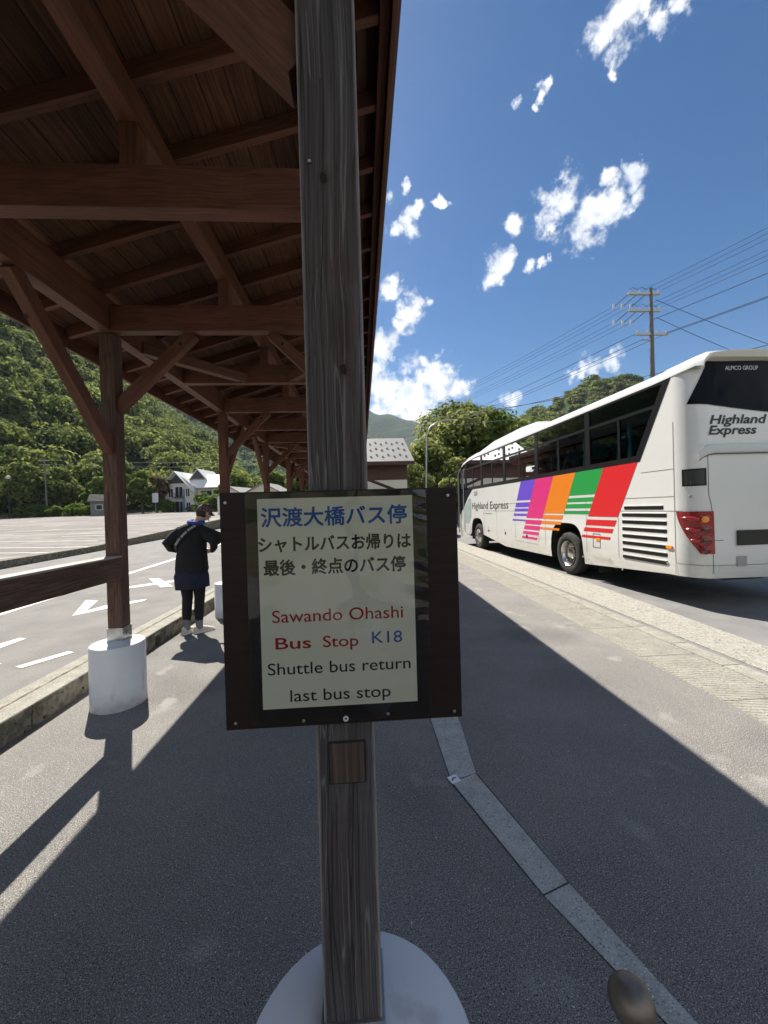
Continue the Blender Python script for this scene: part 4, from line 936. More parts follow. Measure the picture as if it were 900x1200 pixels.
text(MB(), 'Express', .225, .965, 2.628, .135, rp2, .022, .22).build('lettering', 'busblack', bus, recalc=False)
# engine lid, grip ledge, seams
lg = MB(); prof = lambda z, d: [(x, SB - .38 - .05 * math.sin(math.pi * max(0, min(1, (x - .3) / (W - .6)))) - d * min(1, (x - .0) / .3, (W - x) / .3), z - .10 * max(0, 1 - (min(x, W - x) - .05) / .25) ** 2) for x in lin(.05, W - .05, 30)]
lg.loft([prof(2.49, -.01), prof(2.475, .03), prof(2.42, .05), prof(2.36, .045), prof(2.345, .02)], closed=False); lg.build('grip_ledge', 'lightgrey', bus, smooth=True)
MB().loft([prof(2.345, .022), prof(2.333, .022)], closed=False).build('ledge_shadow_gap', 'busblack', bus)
sm_ = MB()
for zs, a, b in ((lin(.56, 2.33, 12), lambda z: ur(.245) - .03 * (1 if z < 1.6 else 0), None),):
    panel('', '', zs, lambda z: ur(.20) + .05 * sm((1.75 - z) / .25) , lambda z: ur(.20) + .05 * sm((1.75 - z) / .25) + .009, .0035, 1, mb=sm_)
panel('', '', lin(.50, 2.9, 10), lambda z: 0.0, lambda z: .007, .0025, 1, mb=sm_)
panel('', '', [1.495, 1.503], lambda z: 0, lambda z: .12, .0025, 4, mb=sm_)
panel('', '', [1.05, 1.058], lambda z: ur(.29), lambda z: ur(.42), .0035, 2, mb=sm_)
def hs(y0, y1, z, w=.008): sm_.add([(-.0022, y0, z), (-.0022, y1, z), (-.0022, y1, z + w), (-.0022, y0, z + w)], [(0, 1, 2, 3)])
def vs_(y, z0, z1, w=.008): sm_.add([(-.0022, y, z0), (-.0022, y + w, z0), (-.0022, y + w, z1), (-.0022, y, z1)], [(0, 1, 2, 3)])
hs(-2.95, 5.35, 1.495); hs(-2.95, -.72, 1.725); hs(.72, 3.4, 1.725); hs(-2.95, -2.28, 2.02 + .14); hs(2.70, 1.35, .60, .006)
for y, a, b in ((-.735, .62, 1.725), (-1.70, .62, 1.725), (.96, .62, 1.73), (1.30, .66, 1.5), (2.70, .6, 1.5), (4.12, .6, 1.65), (5.3, .6, 1.5)): vs_(y, a, b)
sm_.build('panel_gap', 'seam', bus, recalc=False)
# grey corner window box, knob, tail lamps on both sides
def mirrored(o):
    me = o.data.copy(); me.transform(Matrix.Translation((W, 0, 0)) @ Matrix.Scale(-1, 4, (1, 0, 0))); me.flip_normals()
    q = bpy.data.objects.new(o.name.split('.')[0], me); COL.objects.link(q); q.parent = o.parent; return q
bx = panel('corner_vent', 'busblack', lin(1.875, 2.135, 3), lambda z: .12, lambda z: .42, .006, 10); mirrored(bx)
bz = panel('corner_vent_glass', 'grey', lin(1.90, 2.11, 3), lambda z: .15, lambda z: .39, .010, 10); bz.data.materials[0] = mat('smoked_vent', (.045, .045, .045), .3, spec=.5); mirrored(bz)
kn = MB().lathe([(.024, 0), (.022, .012), (.001, .014)], (0, 0, 0), 16).build('lock_knob', 'grey', bus); kn.rotation_euler = (R(90), 0, R(-35)); kn.location = surf(.22, 1.72, .001)
zs = lin(.855, 1.49, 12)
def tl_l(z): v = (1.49 - z) / .635; return .035 + .29 * v ** 1.5
tlp = panel('tail_lamp', 'taillens', zs, tl_l, lambda z: ur(.265) + .015 * (1.49 - z), .016, 14)
# bulges and lenses
lens = []
for i, (z, r, m) in enumerate(((1.37, .062, 'amber'), (1.21, .068, 'taillens2'), (1.045, .068, 'taillens2'), (.91, .05, 'taillens2'))):
    c = Vector(surf(.385, z, .016)); nrm_ = (Vector(surf(.385, z, .03)) - c).normalized()
    mb = MB().lathe([(r * 1.25, 0), (r * 1.22, .014), (r, .02), (r * .9, .014), (r * .5, .022), (.001, .026)], (0, 0, 0), 20)
    o = mb.build('lens', 'taillens', tlp, smooth=True); o.rotation_euler = nrm_.to_track_quat('Z', 'Y').to_euler(); o.location = c
    o2 = MB().lathe([(r * .78, .019), (r * .6, .026), (.001, .03)], (0, 0, 0), 18).build('bulb', m, tlp, smooth=True); o2.rotation_euler = o.rotation_euler; o2.location = c
for i, z in enumerate((1.42, 1.25, 1.09)):
    pts = [surf(u, z - .02 - .10 * (u - .06), .018) for u in lin(.10 + .05 * i, .33, 5)]
    MB().tube(pts, [.006, .022, .03, .034, .036, .02], 10).build('lens_rib', 'taillens', tlp, smooth=True)
q = mirrored(tlp)
for ch in list(tlp.children):
    pass
# licence plate with frame, sticker
MB().box((.92, SB - .38 - .05, 1.085), (.62, .02, .225)).build('licence_plate', 'busblack', bus, bevel=.006)
MB().box((.69, SB - .38 - .035, .735), (.155, .012, .15)).build('sticker', 'grey', bus)
panel('crease', 'seam', [.676, .682], lambda z: 0.02, lambda z: ur(W - .3), .0028, 24)
# windows, left and right
def side_windows(mir):
    X = (lambda x: W - x) if mir else (lambda x: x)
    fr_ = MB(); s_ = 1
    def bar(y0, y1, z0, z1, x0=-.004, x1=.045): fr_.span((X(x0), y0, z0), (X(x1), y1, z1))
    bar(-2.26, 7.0, 2.362, 2.47); bar(-2.86, 7.9, 3.56, 3.62)
    bar(-2.66, 7.9, 3.205, 3.262, 0., .04)
    for y in (-.90, 1.28, 3.36, 5.40, 7.25): bar(y, y + .15, 2.47, 3.56)
    for y in (-1.78, .26, 2.34, 4.42, 6.42): bar(y, y + .055, 2.47, 3.205, .002, .04)
    # slanted rear edge
    p = [(-2.26, 2.362), (-2.944, 3.625), (-2.80, 3.625), (-2.15, 2.42)]
    fr_.prism(p, lambda a, b: (X(-.005), a, b), lambda a, b: (X(.045), a, b))
    f = fr_.build('window_frame', 'busblack', bus)
    for y0, y1 in ((-2.75, -.90), (-.75, 1.28), (1.43, 3.36), (3.51, 5.40), (5.55, 7.25), (7.40, 8.15)):
        m_ = MB(); a = y0
        for z0, z1 in ((2.46, 3.21), (3.25, 3.57)):
            l0 = max(y0, -2.26 - (z0 - 2.385) * .538 + .05) if y0 < -2 else y0; l1 = max(y0, -2.26 - (z1 - 2.385) * .538 + .05) if y0 < -2 else y0
            if y0 < -2: l0 = -2.26 - (z0 - 2.385) * .538 + .04; l1 = -2.26 - (z1 - 2.385) * .538 + .04
            m_.add([(X(.014), l0, z0), (X(.014), y1, z0), (X(.014), y1, z1), (X(.014), l1, z1)], [(0, 1, 2, 3)])
        m_.build('window', 'busglass', bus, recalc=False)
side_windows(False); side_windows(True)
# front quarter: dark glass sweeping down to the door
fq = MB().prism([(6.45, 2.40), (8.14, 2.40), (8.14, 1.35), (7.55, 1.72), (7.1, 2.05)], lambda a, b: (-.005, a, b), lambda a, b: (.01, a, b)); fq.build('quarter_glass', 'rearglass', bus)
MB().prism([(6.72, 2.00), (7.05, 2.00), (7.5, 1.66), (7.5, .98), (7.0, .98), (6.72, 1.28)], lambda a, b: (-.0045, a, b), lambda a, b: (.01, a, b)).build('door_panel', 'glassdoor', bus)
MB().span((-.005, 6.84, .55), (.005, 7.45, .95)).build('door_step_panel', 'lightgrey', bus)
MB().span((-.012, 5.98, 2.12), (.004, 6.32, 2.27)).build('marker_lamp', 'grey', bus, bevel=.01)
# deck, seats
MB().span((.05, -3.2, 1.9), (W - .05, 8.3, 1.95)).build('deck', 'dark', bus)
k = 0
for y in (-2.45, -1.55, -.62, .28, 1.18, 2.08, 2.98, 3.88, 4.78, 5.68, 6.5):
    for x in (.33, .80, 1.68, 2.15):
        s = MB(); s.loft([[(x - .21, y + .02, 1.95), (x + .21, y + .02, 1.95), (x + .21, y + .16, 1.95), (x - .21, y + .16, 1.95)], [(x - .21, y - .10, 2.6), (x + .21, y - .10, 2.6), (x + .21, y + .02, 2.6), (x - .21, y + .02, 2.6)], [(x - .14, y - .15, 2.92), (x + .14, y - .15, 2.92), (x + .14, y - .07, 2.92), (x - .14, y - .07, 2.92)]])
        o = s.build('seat', 'seat', bus, bevel=.03)
        MB().loft([[(x - .17, y - .115, 2.60), (x + .17, y - .115, 2.60), (x + .17, y + .03, 2.60), (x - .17, y + .03, 2.60)], [(x - .15, y - .162, 2.93), (x + .15, y - .162, 2.93), (x + .15, y - .05, 2.93), (x - .15, y - .05, 2.93)]]).build('seat_cover', 'teal', o, bevel=.02)
# tied curtains by the mullions
for y in (-1.92, -.60, .45, 1.5, 2.5, 3.6, 4.6, 5.7):
    MB().loft([[(.10 + r * math.cos(R(a)) * .6, y + r * math.sin(R(a)), z) for a in range(0, 360, 40)] for z, r in ((2.42, .075), (2.55, .06), (2.70, .045), (2.78, .035), (2.9, .06), (3.1, .06))]).build('curtain', 'teal', bus, smooth=True)
# coloured stripes, each one solid field with bars below; bottom bars shift with the slant
SL = -.535
def stripe(m, yl, yr, zt, zsolid, bars, skew=-.0):
    mb = MB()
    def quad(z0, z1):
        f = lambda y, z: y + SL * (z - 2.36)
        mb.add([(-.0034, f(yl, z0), z0), (-.0034, f(yr, z0), z0), (-.0034, f(yr, z1), z1), (-.0034, f(yl, z1), z1)], [(0, 1, 2, 3)])
    quad(zsolid, zt)
    for a, b in bars: quad(a, b)
    mb.build('stripe', m, bus, recalc=False)
stripe('purple', 2.275, 1.42, 2.375, 1.81, ((1.61, 1.745), (1.485, 1.57), (1.355, 1.42), (1.205, 1.25)))
stripe('pink', 1.415, .53, 2.375, 1.30, ((1.13, 1.25), (.975, 1.09), (.84, .925), (.71, .775)))
stripe('orange', .525, -.385, 2.375, 1.44, ((1.295, 1.395), (1.165, 1.24), (1.02, 1.075)))
stripe('green', -.39, -1.315, 2.375, 1.85, ((1.70, 1.79), (1.56, 1.655), (1.43, 1.49)))
stripe('red', -1.32, -2.215, 2.375, 1.385, ((1.20, 1.32), (1.065, 1.15), (.93, .985)))
# lettering on the side (read from front to back)
ps = lambda a, b, t: (-.0042, -a, b)
text(MB(), 'Highland Express', -6.60, -3.17, 1.575, .27, ps, .002, .06).build('lettering', 'busblack', bus, recalc=False)
text(MB(), 'アルピコ交通', .93, 1.47, .50, .072, ps, .0, 0, True).build('lettering', 'grey', bus, recalc=False)
MB().span((-.004, 5.28, 1.385), (.001, 5.34, 1.43)).build('emblem_dot', 'red', bus); MB().span((-.004, 4.55, 1.39), (.001, 5.22, 1.425)).build('emblem_bar', 'grey', bus)
# grille slats, lamps, latches
gr = MB(); gs = MB()
for i in range(8):
    z = 1.555 - i * .1285; a, b = (-1.87, -2.73) if i == 0 else (-1.81, -2.79)
    gr.prism([(a, z - .03), (a + .012, z), (a, z + .03), (b, z + .03), (b - .012, z), (b, z - .03)], lambda y, q: (-.0048, y, q), lambda y, q: (.02, y, q))
    gs.span((-.012, a, z + .030), (.01, b, z + .042))
gr.build('grille_slot', 'busblack', bus); gs.build('grille_lip', 'buswhite', bus)
MB().span((-.02, -2.90, .895), (.01, -2.79, .945)).build('side_marker', 'amber', bus, bevel=.006)
hm = MB()
for a, b in (((-.0035, -.94, .74), (.001, -.952, 1.03)), ((-.0035, -1.16, .74), (.001, -1.172, 1.03)), ((-.0035, -.94, .74), (.001, -1.17, .752)), ((-.0035, -.94, 1.02), (.001, -1.17, 1.032))): hm.span(a, b)
hm.build('fuel_flap_outline', 'seam', bus)
MB().span((-.01, -1.04, .88), (.004, -1.17, .94)).build('side_marker', 'amber', bus, bevel=.008)
for y, z in ((1.98, .78), (3.44, .78), (4.86, .79)):
    o = MB().lathe([(.045, 0), (.045, .008), (.03, .01), (.001, .006)], (0, 0, 0), 18).build('latch', 'busblack', bus); o.rotation_euler = (0, R(-90), 0); o.location = (-.001, y, z)
    MB().lathe([(.016, 0), (.014, .008), (.001, .01)], (0, 0, 0), 12, axis='x').build('lock', 'grey', bus).location = (-.008, y + .02, z + .12)
for y, z in ((-.59, .50), (-.78, .46), (-1.62, .42), (-1.78, .40), (-2.8, .66)):
    MB().lathe([(.018, -.006), (.018, 0), (.001, 0)], (0, 0, 0), 12, axis='x').build('cover_bolt', 'grey', bus).location = (0.0, y, z)
# underbody and wheels
ub = MB(); ub.span((.25, -3.0, .42), (W - .25, 8.2, .9)); ub.span((.9, -2.9, .36), (W - .9, -1.0, .5)); ub.build('underbody', 'dark', bus)
wl_ = MB()
for c in (6.05, .06): wl_.span((.02, c - .66, .5), (.42, c + .66, 1.24)); wl_.span((W - .42, c - .66, .5), (W - .02, c + .66, 1.24))
for c in (6.05, .06):
    pass
for c in (6.05, .06):
    for x0, x1 in ((.03, .8), (W - .8, W - .03)):
        wells = MB()
        ring = lambda x: [(x, c + .68 * math.cos(R(a)), .36 + .88 * math.sin(R(a)) ** .7) for a in range(0, 181, 15)]
        wells.loft([ring(x0), ring(x1)], closed=False); xi = x1 if x0 < 1 else x0
        k_ = ring(xi); wells.add(k_, [tuple(range(len(k_)))])
        wells.build('wheel_arch', 'dark', bus)

mf = MB().span((.10, -.98, .20), (.75, -.96, .62)); mf.build('mud_flap', 'rubber', bus)
def wheel(y, x, s, rear):
    t = empty('wheel', (x, y, .505)); t.parent = bus; t.rotation_euler = (0, 0, 0 if s < 0 else math.pi)
    pr = [(.275, .27), (.31, .02), (.36, .0), (.43, .006), (.475, .025), (.498, .06), (.505, .10), (.505, .20), (.485, .255), (.30, .28)]
    ty = MB().lathe(pr, (0, 0, 0), 48, axis='x', cap=False); ty.build('tyre', 'rubber', t, smooth=True)
    if rear: rp_ = [(.292, .012), (.285, .02), (.262, .05), (.245, .13), (.235, .155), (.14, .165), (.135, .10), (.125, .07), (.09, .05), (.001, .05)]
    else: rp_ = [(.292, .012), (.283, .02), (.262, .04), (.24, .045), (.19, .005), (.165, -.02), (.10, -.03), (.095, -.055), (.06, -.06), (.001, -.06)]
    MB().lathe(rp_, (0, 0, 0), 40, axis='x', cap=False).build('rim', 'chrome', t, smooth=True)
    bo = MB()
    for k in range(10):
        a = R(36 * k); r_ = .185 if rear else .135
        bo.lathe([(.016, 0), (.016, -.045), (.008, -.05), (.001, -.05)], (.155 if rear else -.02, r_ * math.cos(a), r_ * math.sin(a)), 8, axis='x')
    bo.build('wheel_nut', 'chrome', t)
wheel(.06, .035, -1, True); wheel(6.05, .035, -1, False); wheel(.06, W - .035, 1, True); wheel(6.05, W - .035, 1, False)
# mirrors at the front left
mm = MB().tube([(.10, 8.3, 3.25), (-.12, 8.6, 3.22), (-.28, 8.75, 3.05), (-.30, 8.78, 2.7)], .028, 8); mm.build('mirror_arm', 'busblack', bus, smooth=True)
MB().loft([[(-.30 + a * .12, 8.78 + b * .06, z) for a, b in ((-1, -.6), (-.6, -1), (.6, -1), (1, -.6), (1, .6), (.6, 1), (-.6, 1), (-1, .6))] for z in (2.25, 2.3, 2.68, 2.73)]).build('mirror', 'busblack', bus, bevel=.02)
MB().tube([(.02, 8.1, 3.35), (-.06, 8.18, 3.1), (-.06, 8.18, .55)], .03, 8).build('door_pole', 'grey', bus, smooth=True)
MB().tube([(.0, 7.55, 3.3), (-.03, 7.58, 3.0), (-.03, 7.58, .7)], .018, 8).build('door_edge', 'lightgrey', bus, smooth=True)

# ------------------------------------------------------------------ person walking away
pe = empty('person', (-2.25, 5.20, 0), label='person seen from behind in black top, navy shorts and black leggings with a patterned cap', cat='person')
def rings(mb, L_, n=20):
    mb.loft([[(cx + rx * math.cos(2 * math.pi * k / n), cy + ry * math.sin(2 * math.pi * k / n), z + tilt * math.cos(2 * math.pi * k / n)) for k in range(n)] for (cx, cy, z, rx, ry, tilt) in L_]); return mb
V_ = [(.0, .0, .88, .105), (.0, .0, 1.05, .105), (.0, .02, 1.25, .12), (.02, .03, 1.385, .055), (.05, .06, 1.44, .048), (.105, .10, 1.515, .062), (.125, .125, 1.575, .080),
      (-.155, .02, 1.325, .048), (-.285, -.03, 1.18, .044), (-.19, .14, 1.075, .034), (-.135, .20, 1.07, .030),
      (.165, .02, 1.325, .048), (.290, -.02, 1.17, .044), (.215, .15, 1.055, .034), (.165, .205, 1.05, .030),
      (-.085, .0, .80, .085), (-.078, .02, .46, .050), (-.075, -.02, .27, .046), (-.074, -.03, .09, .034),
      (.080, .0, .80, .085), (.074, .045, .46, .050), (.074, .01, .27, .046), (.074, .0, .09, .034)]
E_ = [(0, 1), (1, 2), (2, 3), (3, 4), (4, 5), (5, 6), (3, 7), (7, 8), (8, 9), (9, 10), (3, 11), (11, 12), (12, 13), (13, 14), (0, 15), (15, 16), (16, 17), (17, 18), (0, 19), (19, 20), (20, 21), (21, 22)]
for sx, base in ((-1, 10), (1, 14)):
    bx_, by_, bz_ = V_[base][:3]
    for i in range(4):
        k = len(V_); fx = bx_ - sx * (.02 + .012 * i) * .5; ln_ = (.032, .038, .036, .028)[i]
        V_ += [(bx_ - sx * .018, by_ + .035, bz_ + .024 - .016 * i, .0095), (bx_ - sx * (.03 + ln_ * .6), by_ + .06, bz_ + .022 - .017 * i, .0085), (bx_ - sx * (.05 + ln_), by_ + .05, bz_ + .014 - .017 * i, .0075)]
        E_ += [(base, k), (k, k + 1), (k + 1, k + 2)]
    k = len(V_); V_ += [(bx_ - sx * .01, by_ + .02, bz_ + .04, .011), (bx_ - sx * .045, by_ + .04, bz_ + .05, .009)]; E_ += [(base, k), (k, k + 1)]
body = skin('body', V_, E_, 'skin', pe, 2)
# head details: ears, nose, eyes, mouth
hd = Vector((.128, .130, 1.57)); q_ = Quaternion((0, 0, 1), R(-38)) @ Quaternion((1, 0, 0), R(-24))
def headpart(name, m, pts_r, n=12, sub=True):
    mb = MB()
    for (p, r) in pts_r:
        prof = [(max(.0005, math.sin(R(a)) * r[0]), -math.cos(R(a)) * r[2]) for a in range(0, 181, 15)]
        b = MB().lathe(prof, (0, 0, 0), 18, cap=False)
        mb.add([hd + q_ @ (Vector(p) + Vector((v[0], v[1] * r[1] / r[0], v[2]))) for v in b.v], b.f)
    return mb.build(name, m, pe, smooth=True)
headpart('head', 'skin', [((0, 0, 0), (.074, .092, .108))])
headpart('face', 'skin', [((0, .093, -.012), (.012, .016, .022)), ((-.077, 0, -.01), (.010, .018, .03)), ((.077, 0, -.01), (.010, .018, .03)), ((0, .078, -.062), (.022, .010, .008))])
headpart('eye', 'hair', [((-.03, .084, .012), (.010, .006, .005)), ((.03, .084, .012), (.010, .006, .005))])
headpart('hair', 'hair', [((0, -.018, -.004), (.080, .085, .092))])
headpart('cap', 'cap', [((0, -.006, .030), (.086, .102, .092))])
bm_ = MB(); L2 = []
for rr, dz in ((.9, .0), (1.0, -.004)):
    pass
br_ = [(math.sin(R(a)) * .078, .055 + math.cos(R(a)) * .095, .028 - .015 * abs(math.sin(R(a)))) for a in range(-90, 91, 15)]
bi_ = [(math.sin(R(a)) * .078, .03 + math.cos(R(a)) * .055, .04) for a in range(-90, 91, 15)]
bm_.loft([[tuple(hd + q_ @ Vector(p)) for p in bi_], [tuple(hd + q_ @ Vector(p)) for p in br_], [tuple(hd + q_ @ (Vector(p) - Vector((0, 0, .006)))) for p in br_], [tuple(hd + q_ @ (Vector(p) - Vector((0, 0, .006)))) for p in bi_]], closed=False)
bm_.build('cap_brim', 'cap', pe, smooth=True)
# clothes
sh_ = MB(); rings(sh_, [(.0, .01, .815, .205, .150, -.004), (.0, .01, .84, .207, .152, 0), (.0, .015, .98, .195, .145, 0), (0, .02, 1.10, .185, .135, 0), (.0, .02, 1.24, .195, .128, 0), (.005, .02, 1.33, .205, .112, -.004), (.01, .025, 1.385, .180, .095, -.008), (.03, .035, 1.425, .115, .075, -.006), (.045, .05, 1.45, .075, .066, 0)], 28)
sh_.tube([(-.05, .02, 1.32), (-.145, .02, 1.325), (-.215, .005, 1.27), (-.285, -.03, 1.185), (-.27, .02, 1.125), (-.20, .11, 1.085)], [.05, .080, .076, .064, .056, .046], 14)
sh_.tube([(.05, .02, 1.32), (.15, .02, 1.325), (.245, -.0, 1.275), (.355, -.035, 1.225)], [.05, .082, .088, .098], 14)
from mathutils import noise as mnoise
def folds(mb, amp, fx, fz, seed):
    mb.v = [tuple(Vector(v) + Vector((v[0], v[1] - .01, 0)).normalized() * amp * mnoise.noise(Vector((v[0] * fx + seed, v[1] * fx, v[2] * fz)))) for v in mb.v]
def resample(mb_rings, n):
    out = []
    for i in range(len(mb_rings) - 1):
        for k in range(n): t = k / n; out.append(tuple(a + (b - a) * t for a, b in zip(mb_rings[i], mb_rings[i + 1])))
    return out + [mb_rings[-1]]
folds(sh_, .016, 11, 5, 3.)
top = sh_.build('shirt', 'cloth', pe, smooth=True)
MB().tube([(.24, .0, 1.26), (.295, -.02, 1.18), (.285, .03, 1.12), (.225, .13, 1.07)], [.055, .050, .045, .038], 12).build('sleeve', 'cloth', pe, smooth=True)
so_ = MB(); rings(so_, [(0, 0, .93, .10, .08, 0), (0, 0, .85, .165, .118, 0), (0, 0, .815, .188, .138, 0), (0, .0, .75, .208, .155, 0), (.0, .005, .66, .214, .158, .006), (.002, .005, .595, .217, .160, .014), (.002, .005, .592, .150, .12, .014)], 40); folds(so_, .022, 14, 3, 8.); so_.build('shorts', 'navy', pe, smooth=True)
for s, yy in ((-1, 0), (1, .03)):
    MB().tube([(s * .085, .0, .78), (s * .074, .02 + yy * .7, .47), (s * .074, -.005 + yy * .6, .34), (s * .074, -.015 + yy * .6, .27), (s * .074, -.025 + yy, .16)], [.095, .066, .060, .060, .046], 14).build('leggings', 'cloth', pe, smooth=True)
    MB().tube([(s * .074, -.025 + yy, .19), (s * .074, -.03 + yy, .05)], [.047, .044], 14).build('sock', 'sock', pe, smooth=True)
    dx, dy = (.42, .91) if s < 0 else (.78, .62)
    n2 = Vector((dx, dy, 0)); w2 = Vector((dy, -dx, 0)); c0 = Vector((s * .074, -.03 + yy, 0))
    def ring2(t, hw, z0, z1): return [tuple(c0 + n2 * t + w2 * (hw * math.cos(R(a))) + Vector((0, 0, z0 + (z1 - z0) * max(0, math.sin(R(a)))))) for a in range(-0, 181, 20)] + [tuple(c0 + n2 * t + w2 * (-hw * .95) + Vector((0, 0, z0))), tuple(c0 + n2 * t + w2 * (hw * .95) + Vector((0, 0, z0)))]
    MB().loft([ring2(-.075, .022, .018, .06), ring2(-.06, .036, .018, .095), ring2(0, .042, .018, .10), ring2(.07, .046, .018, .078), ring2(.13, .048, .018, .058), ring2(.175, .036, .018, .04), ring2(.19, .015, .018, .028)]).build('shoe', 'shoe', pe, smooth=True)
    sp = [(-.082, 0), (-.07, .036), (0, .045), (.08, .05), (.14, .05), (.185, .034), (.2, 0)]; po = [(t, w_) for t, w_ in sp] + [(t, -w_) for t, w_ in reversed(sp[1:-1])]
    MB().prism(po, lambda t, w_: tuple(c0 + n2 * t + w2 * w_), lambda t, w_: tuple(c0 + n2 * t + w2 * w_ + Vector((0, 0, .024)))).build('shoe_sole', 'sole', pe)
nk = [(.05 + .082 * math.cos(R(a)), .055 + .072 * math.sin(R(a)), 1.452 + .012 * math.sin(R(a) * 1) - .008 * math.cos(R(a))) for a in range(0, 361, 20)]
MB().tube(nk, .030, 10, cap=False).build('neck_scarf', 'bluescarf', pe, smooth=True)
# sling strap across the back with pale letter-like marks
sp_ = [(.105, -.055, 1.42), (.04, -.105, 1.375), (-.03, -.122, 1.31), (-.10, -.124, 1.235), (-.16, -.092, 1.16), (-.19, -.03, 1.10)]
stp = MB(); wd = Vector((-.66, 0, .75)) * .024
stp.loft([[tuple(Vector(p) - wd), tuple(Vector(p) + wd)] for p in sp_], closed=False); stp.loft([[tuple(Vector(p) - wd + Vector((0, .006, 0))), tuple(Vector(p) + wd + Vector((0, .006, 0)))] for p in sp_], closed=False)
stp_o = stp.build('sling_strap', 'strap', pe)
lt = MB(); rdm = random.Random(3)
for i in range(22):
    f = (i + .5) / 22 * (len(sp_) - 2.2) + .2; a = int(f); t = f - a; c = Vector(sp_[a]).lerp(Vector(sp_[a + 1]), t) + Vector((0, -.004, 0)); dd = (Vector(sp_[a + 1]) - Vector(sp_[a])).normalized() * .0062
    if i in (7, 14): continue
    hh = wd * .52
    lt.add([tuple(c - dd - hh), tuple(c + dd * .1 - hh), tuple(c + dd * .1 + hh), tuple(c - dd + hh)], [(0, 1, 2, 3)])
    if rdm.random() < .6: lt.add([tuple(c - dd + hh * .6), tuple(c + dd + hh * .6), tuple(c + dd + hh), tuple(c - dd + hh)], [(0, 1, 2, 3)])
lt.build('strap_lettering', 'letter', stp_o)

# ------------------------------------------------------------------ small things nearby
kp = empty('bronze_post', (.515, .742, 0), label='bronze domed post top in the near right corner over the stone strip', cat='post')
def dome(r, zc, kz): return [(max(.0005, r * math.sin(R(a))), zc + r * kz * -math.cos(R(a))) for a in range(30, 181, 8)]
pr = [(.0185, 0.), (.0185, .50)]
MB().lathe([(.019, -.02), (.019, .545)], (0, 0, 0), 24).build('pole', 'bronze', kp, smooth=True)
MB().lathe(dome(.042, .545, .92), (0, 0, 0), 40).build('cap', 'bronze', kp, smooth=True)
sc = empty('paper_scrap', (.482, 2.155, .006), R(20), label='small white printed sticker lying on the edge of the stone strip', cat='sticker')
MB().box((0, 0, .0008), (.058, .058, .0016)).build('card', mat('white_card', (.75, .76, .78), .6), sc)
MB().prism([(-.018, -.012), (.0, .002), (.018, .004), (.02, .010), (-.002, .012), (-.02, -.004)], lambda a, b: (a, b, .0018), lambda a, b: (a, b, .002)).build('print', 'navyblock', sc)
pb = MB(); rg = random.Random(9)
for i in range(340):
    x, y_ = rg.uniform(-2.3, 2.6), .75 + 6 * rg.random() ** 1.6; r_ = rg.uniform(.0016, .0045)
    pb.add([(x + r_ * a, y_ + r_ * b, c * r_) for a, b, c in ((1, .2, 0), (-.1, 1, 0), (-1, -.1, 0), (.2, -1, 0), (.1, .1, 1.1))], [(0, 1, 4), (1, 2, 4), (2, 3, 4), (3, 0, 4)])
tag(pb.build('grit', mat('pale_grit', (.40, .39, .37), .9)), kind='stuff')

# ------------------------------------------------------------------ building, lamps, poles, cables
rh = empty('rest_house', (.2, 26, 0), label='brown boarded building with grey snow-guard roof beyond the shelter', cat='building')
A_ = lambda b, n, m, **k: b.build(n, m, rh, world=True, **k)
A_(MB().span((-2.9, 24.35, -.1), (2.95, 30, 3.42)), 'wall', 'cream'); A_(MB().span((-2.92, 24.33, 3.42), (2.97, 30.02, 4.56)), 'boarding', 'brownwall')
rfp = MB(); rfp.loft([[(-3.4, 23.75, 4.53), (3.36, 23.75, 4.53)], [(-3.4, 27.4, 6.62), (3.13, 27.4, 6.62)], [(-3.4, 31, 4.53), (3.36, 31, 4.53)]], closed=False); rfp.loft([[(-3.4, 23.75, 4.45), (3.36, 23.75, 4.45)], [(-3.4, 27.4, 6.54), (3.13, 27.4, 6.54)]], closed=False)
A_(rfp, 'roof', 'roofgrey'); A_(MB().box((-.02, 23.74, 4.42), (6.78, .05, .22)), 'fascia', 'brownwall')
gp_ = MB().prism([(24.3, 4.5), (27.4, 6.5), (30.4, 4.5)], lambda a, b: (2.94, a, b), lambda a, b: (2.98, a, b)); A_(gp_, 'gable', 'brownwall')
sg_ = MB()
for j in range(3):
    for i in range(17):
        t = .16 + .27 * j + (.07 if i % 2 else 0); x = -3.0 + i * .37
        sg_.box((x, 23.75 + 3.65 * t, 4.58 + 2.09 * t), (.13, .05, .09))
A_(sg_, 'snow_guard', 'grey')
A_(MB().tube([(.1, 23.5, 3.55), (2.05, 23.5, 2.75)], .09, 4), 'porch_beam', 'brownwall'); A_(MB().span((1.28, 24.3, 3.42), (1.36, 24.36, 4.5)), 'batten', 'woodw')

lp_ = empty('street_lamp', (3.98, 24, 0), label='slim grey street lamp with a curved arm in front of the big tree', cat='street lamp')
MB().tube([(0, 0, -.2), (.2, 0, 5.2), (.24, 0, 6.1), (.45, 0, 6.62), (.85, 0, 6.93), (1.35, 0, 7.05)], [.07, .055, .05, .045, .04, .035], 10).build('pole', 'steel', lp_, smooth=True)
MB().loft([[(1.3, -.05, 7.04), (1.3, .05, 7.04), (1.3, .05, 7.1), (1.3, -.05, 7.1)], [(1.6, -.1, 7.03), (1.6, .1, 7.03), (1.6, .1, 7.12), (1.6, -.1, 7.12)], [(1.95, -.06, 7.06), (1.95, .06, 7.06), (1.95, .06, 7.1), (1.95, -.06, 7.1)]]).build('lamp_head', 'steel', lp_, bevel=.01)

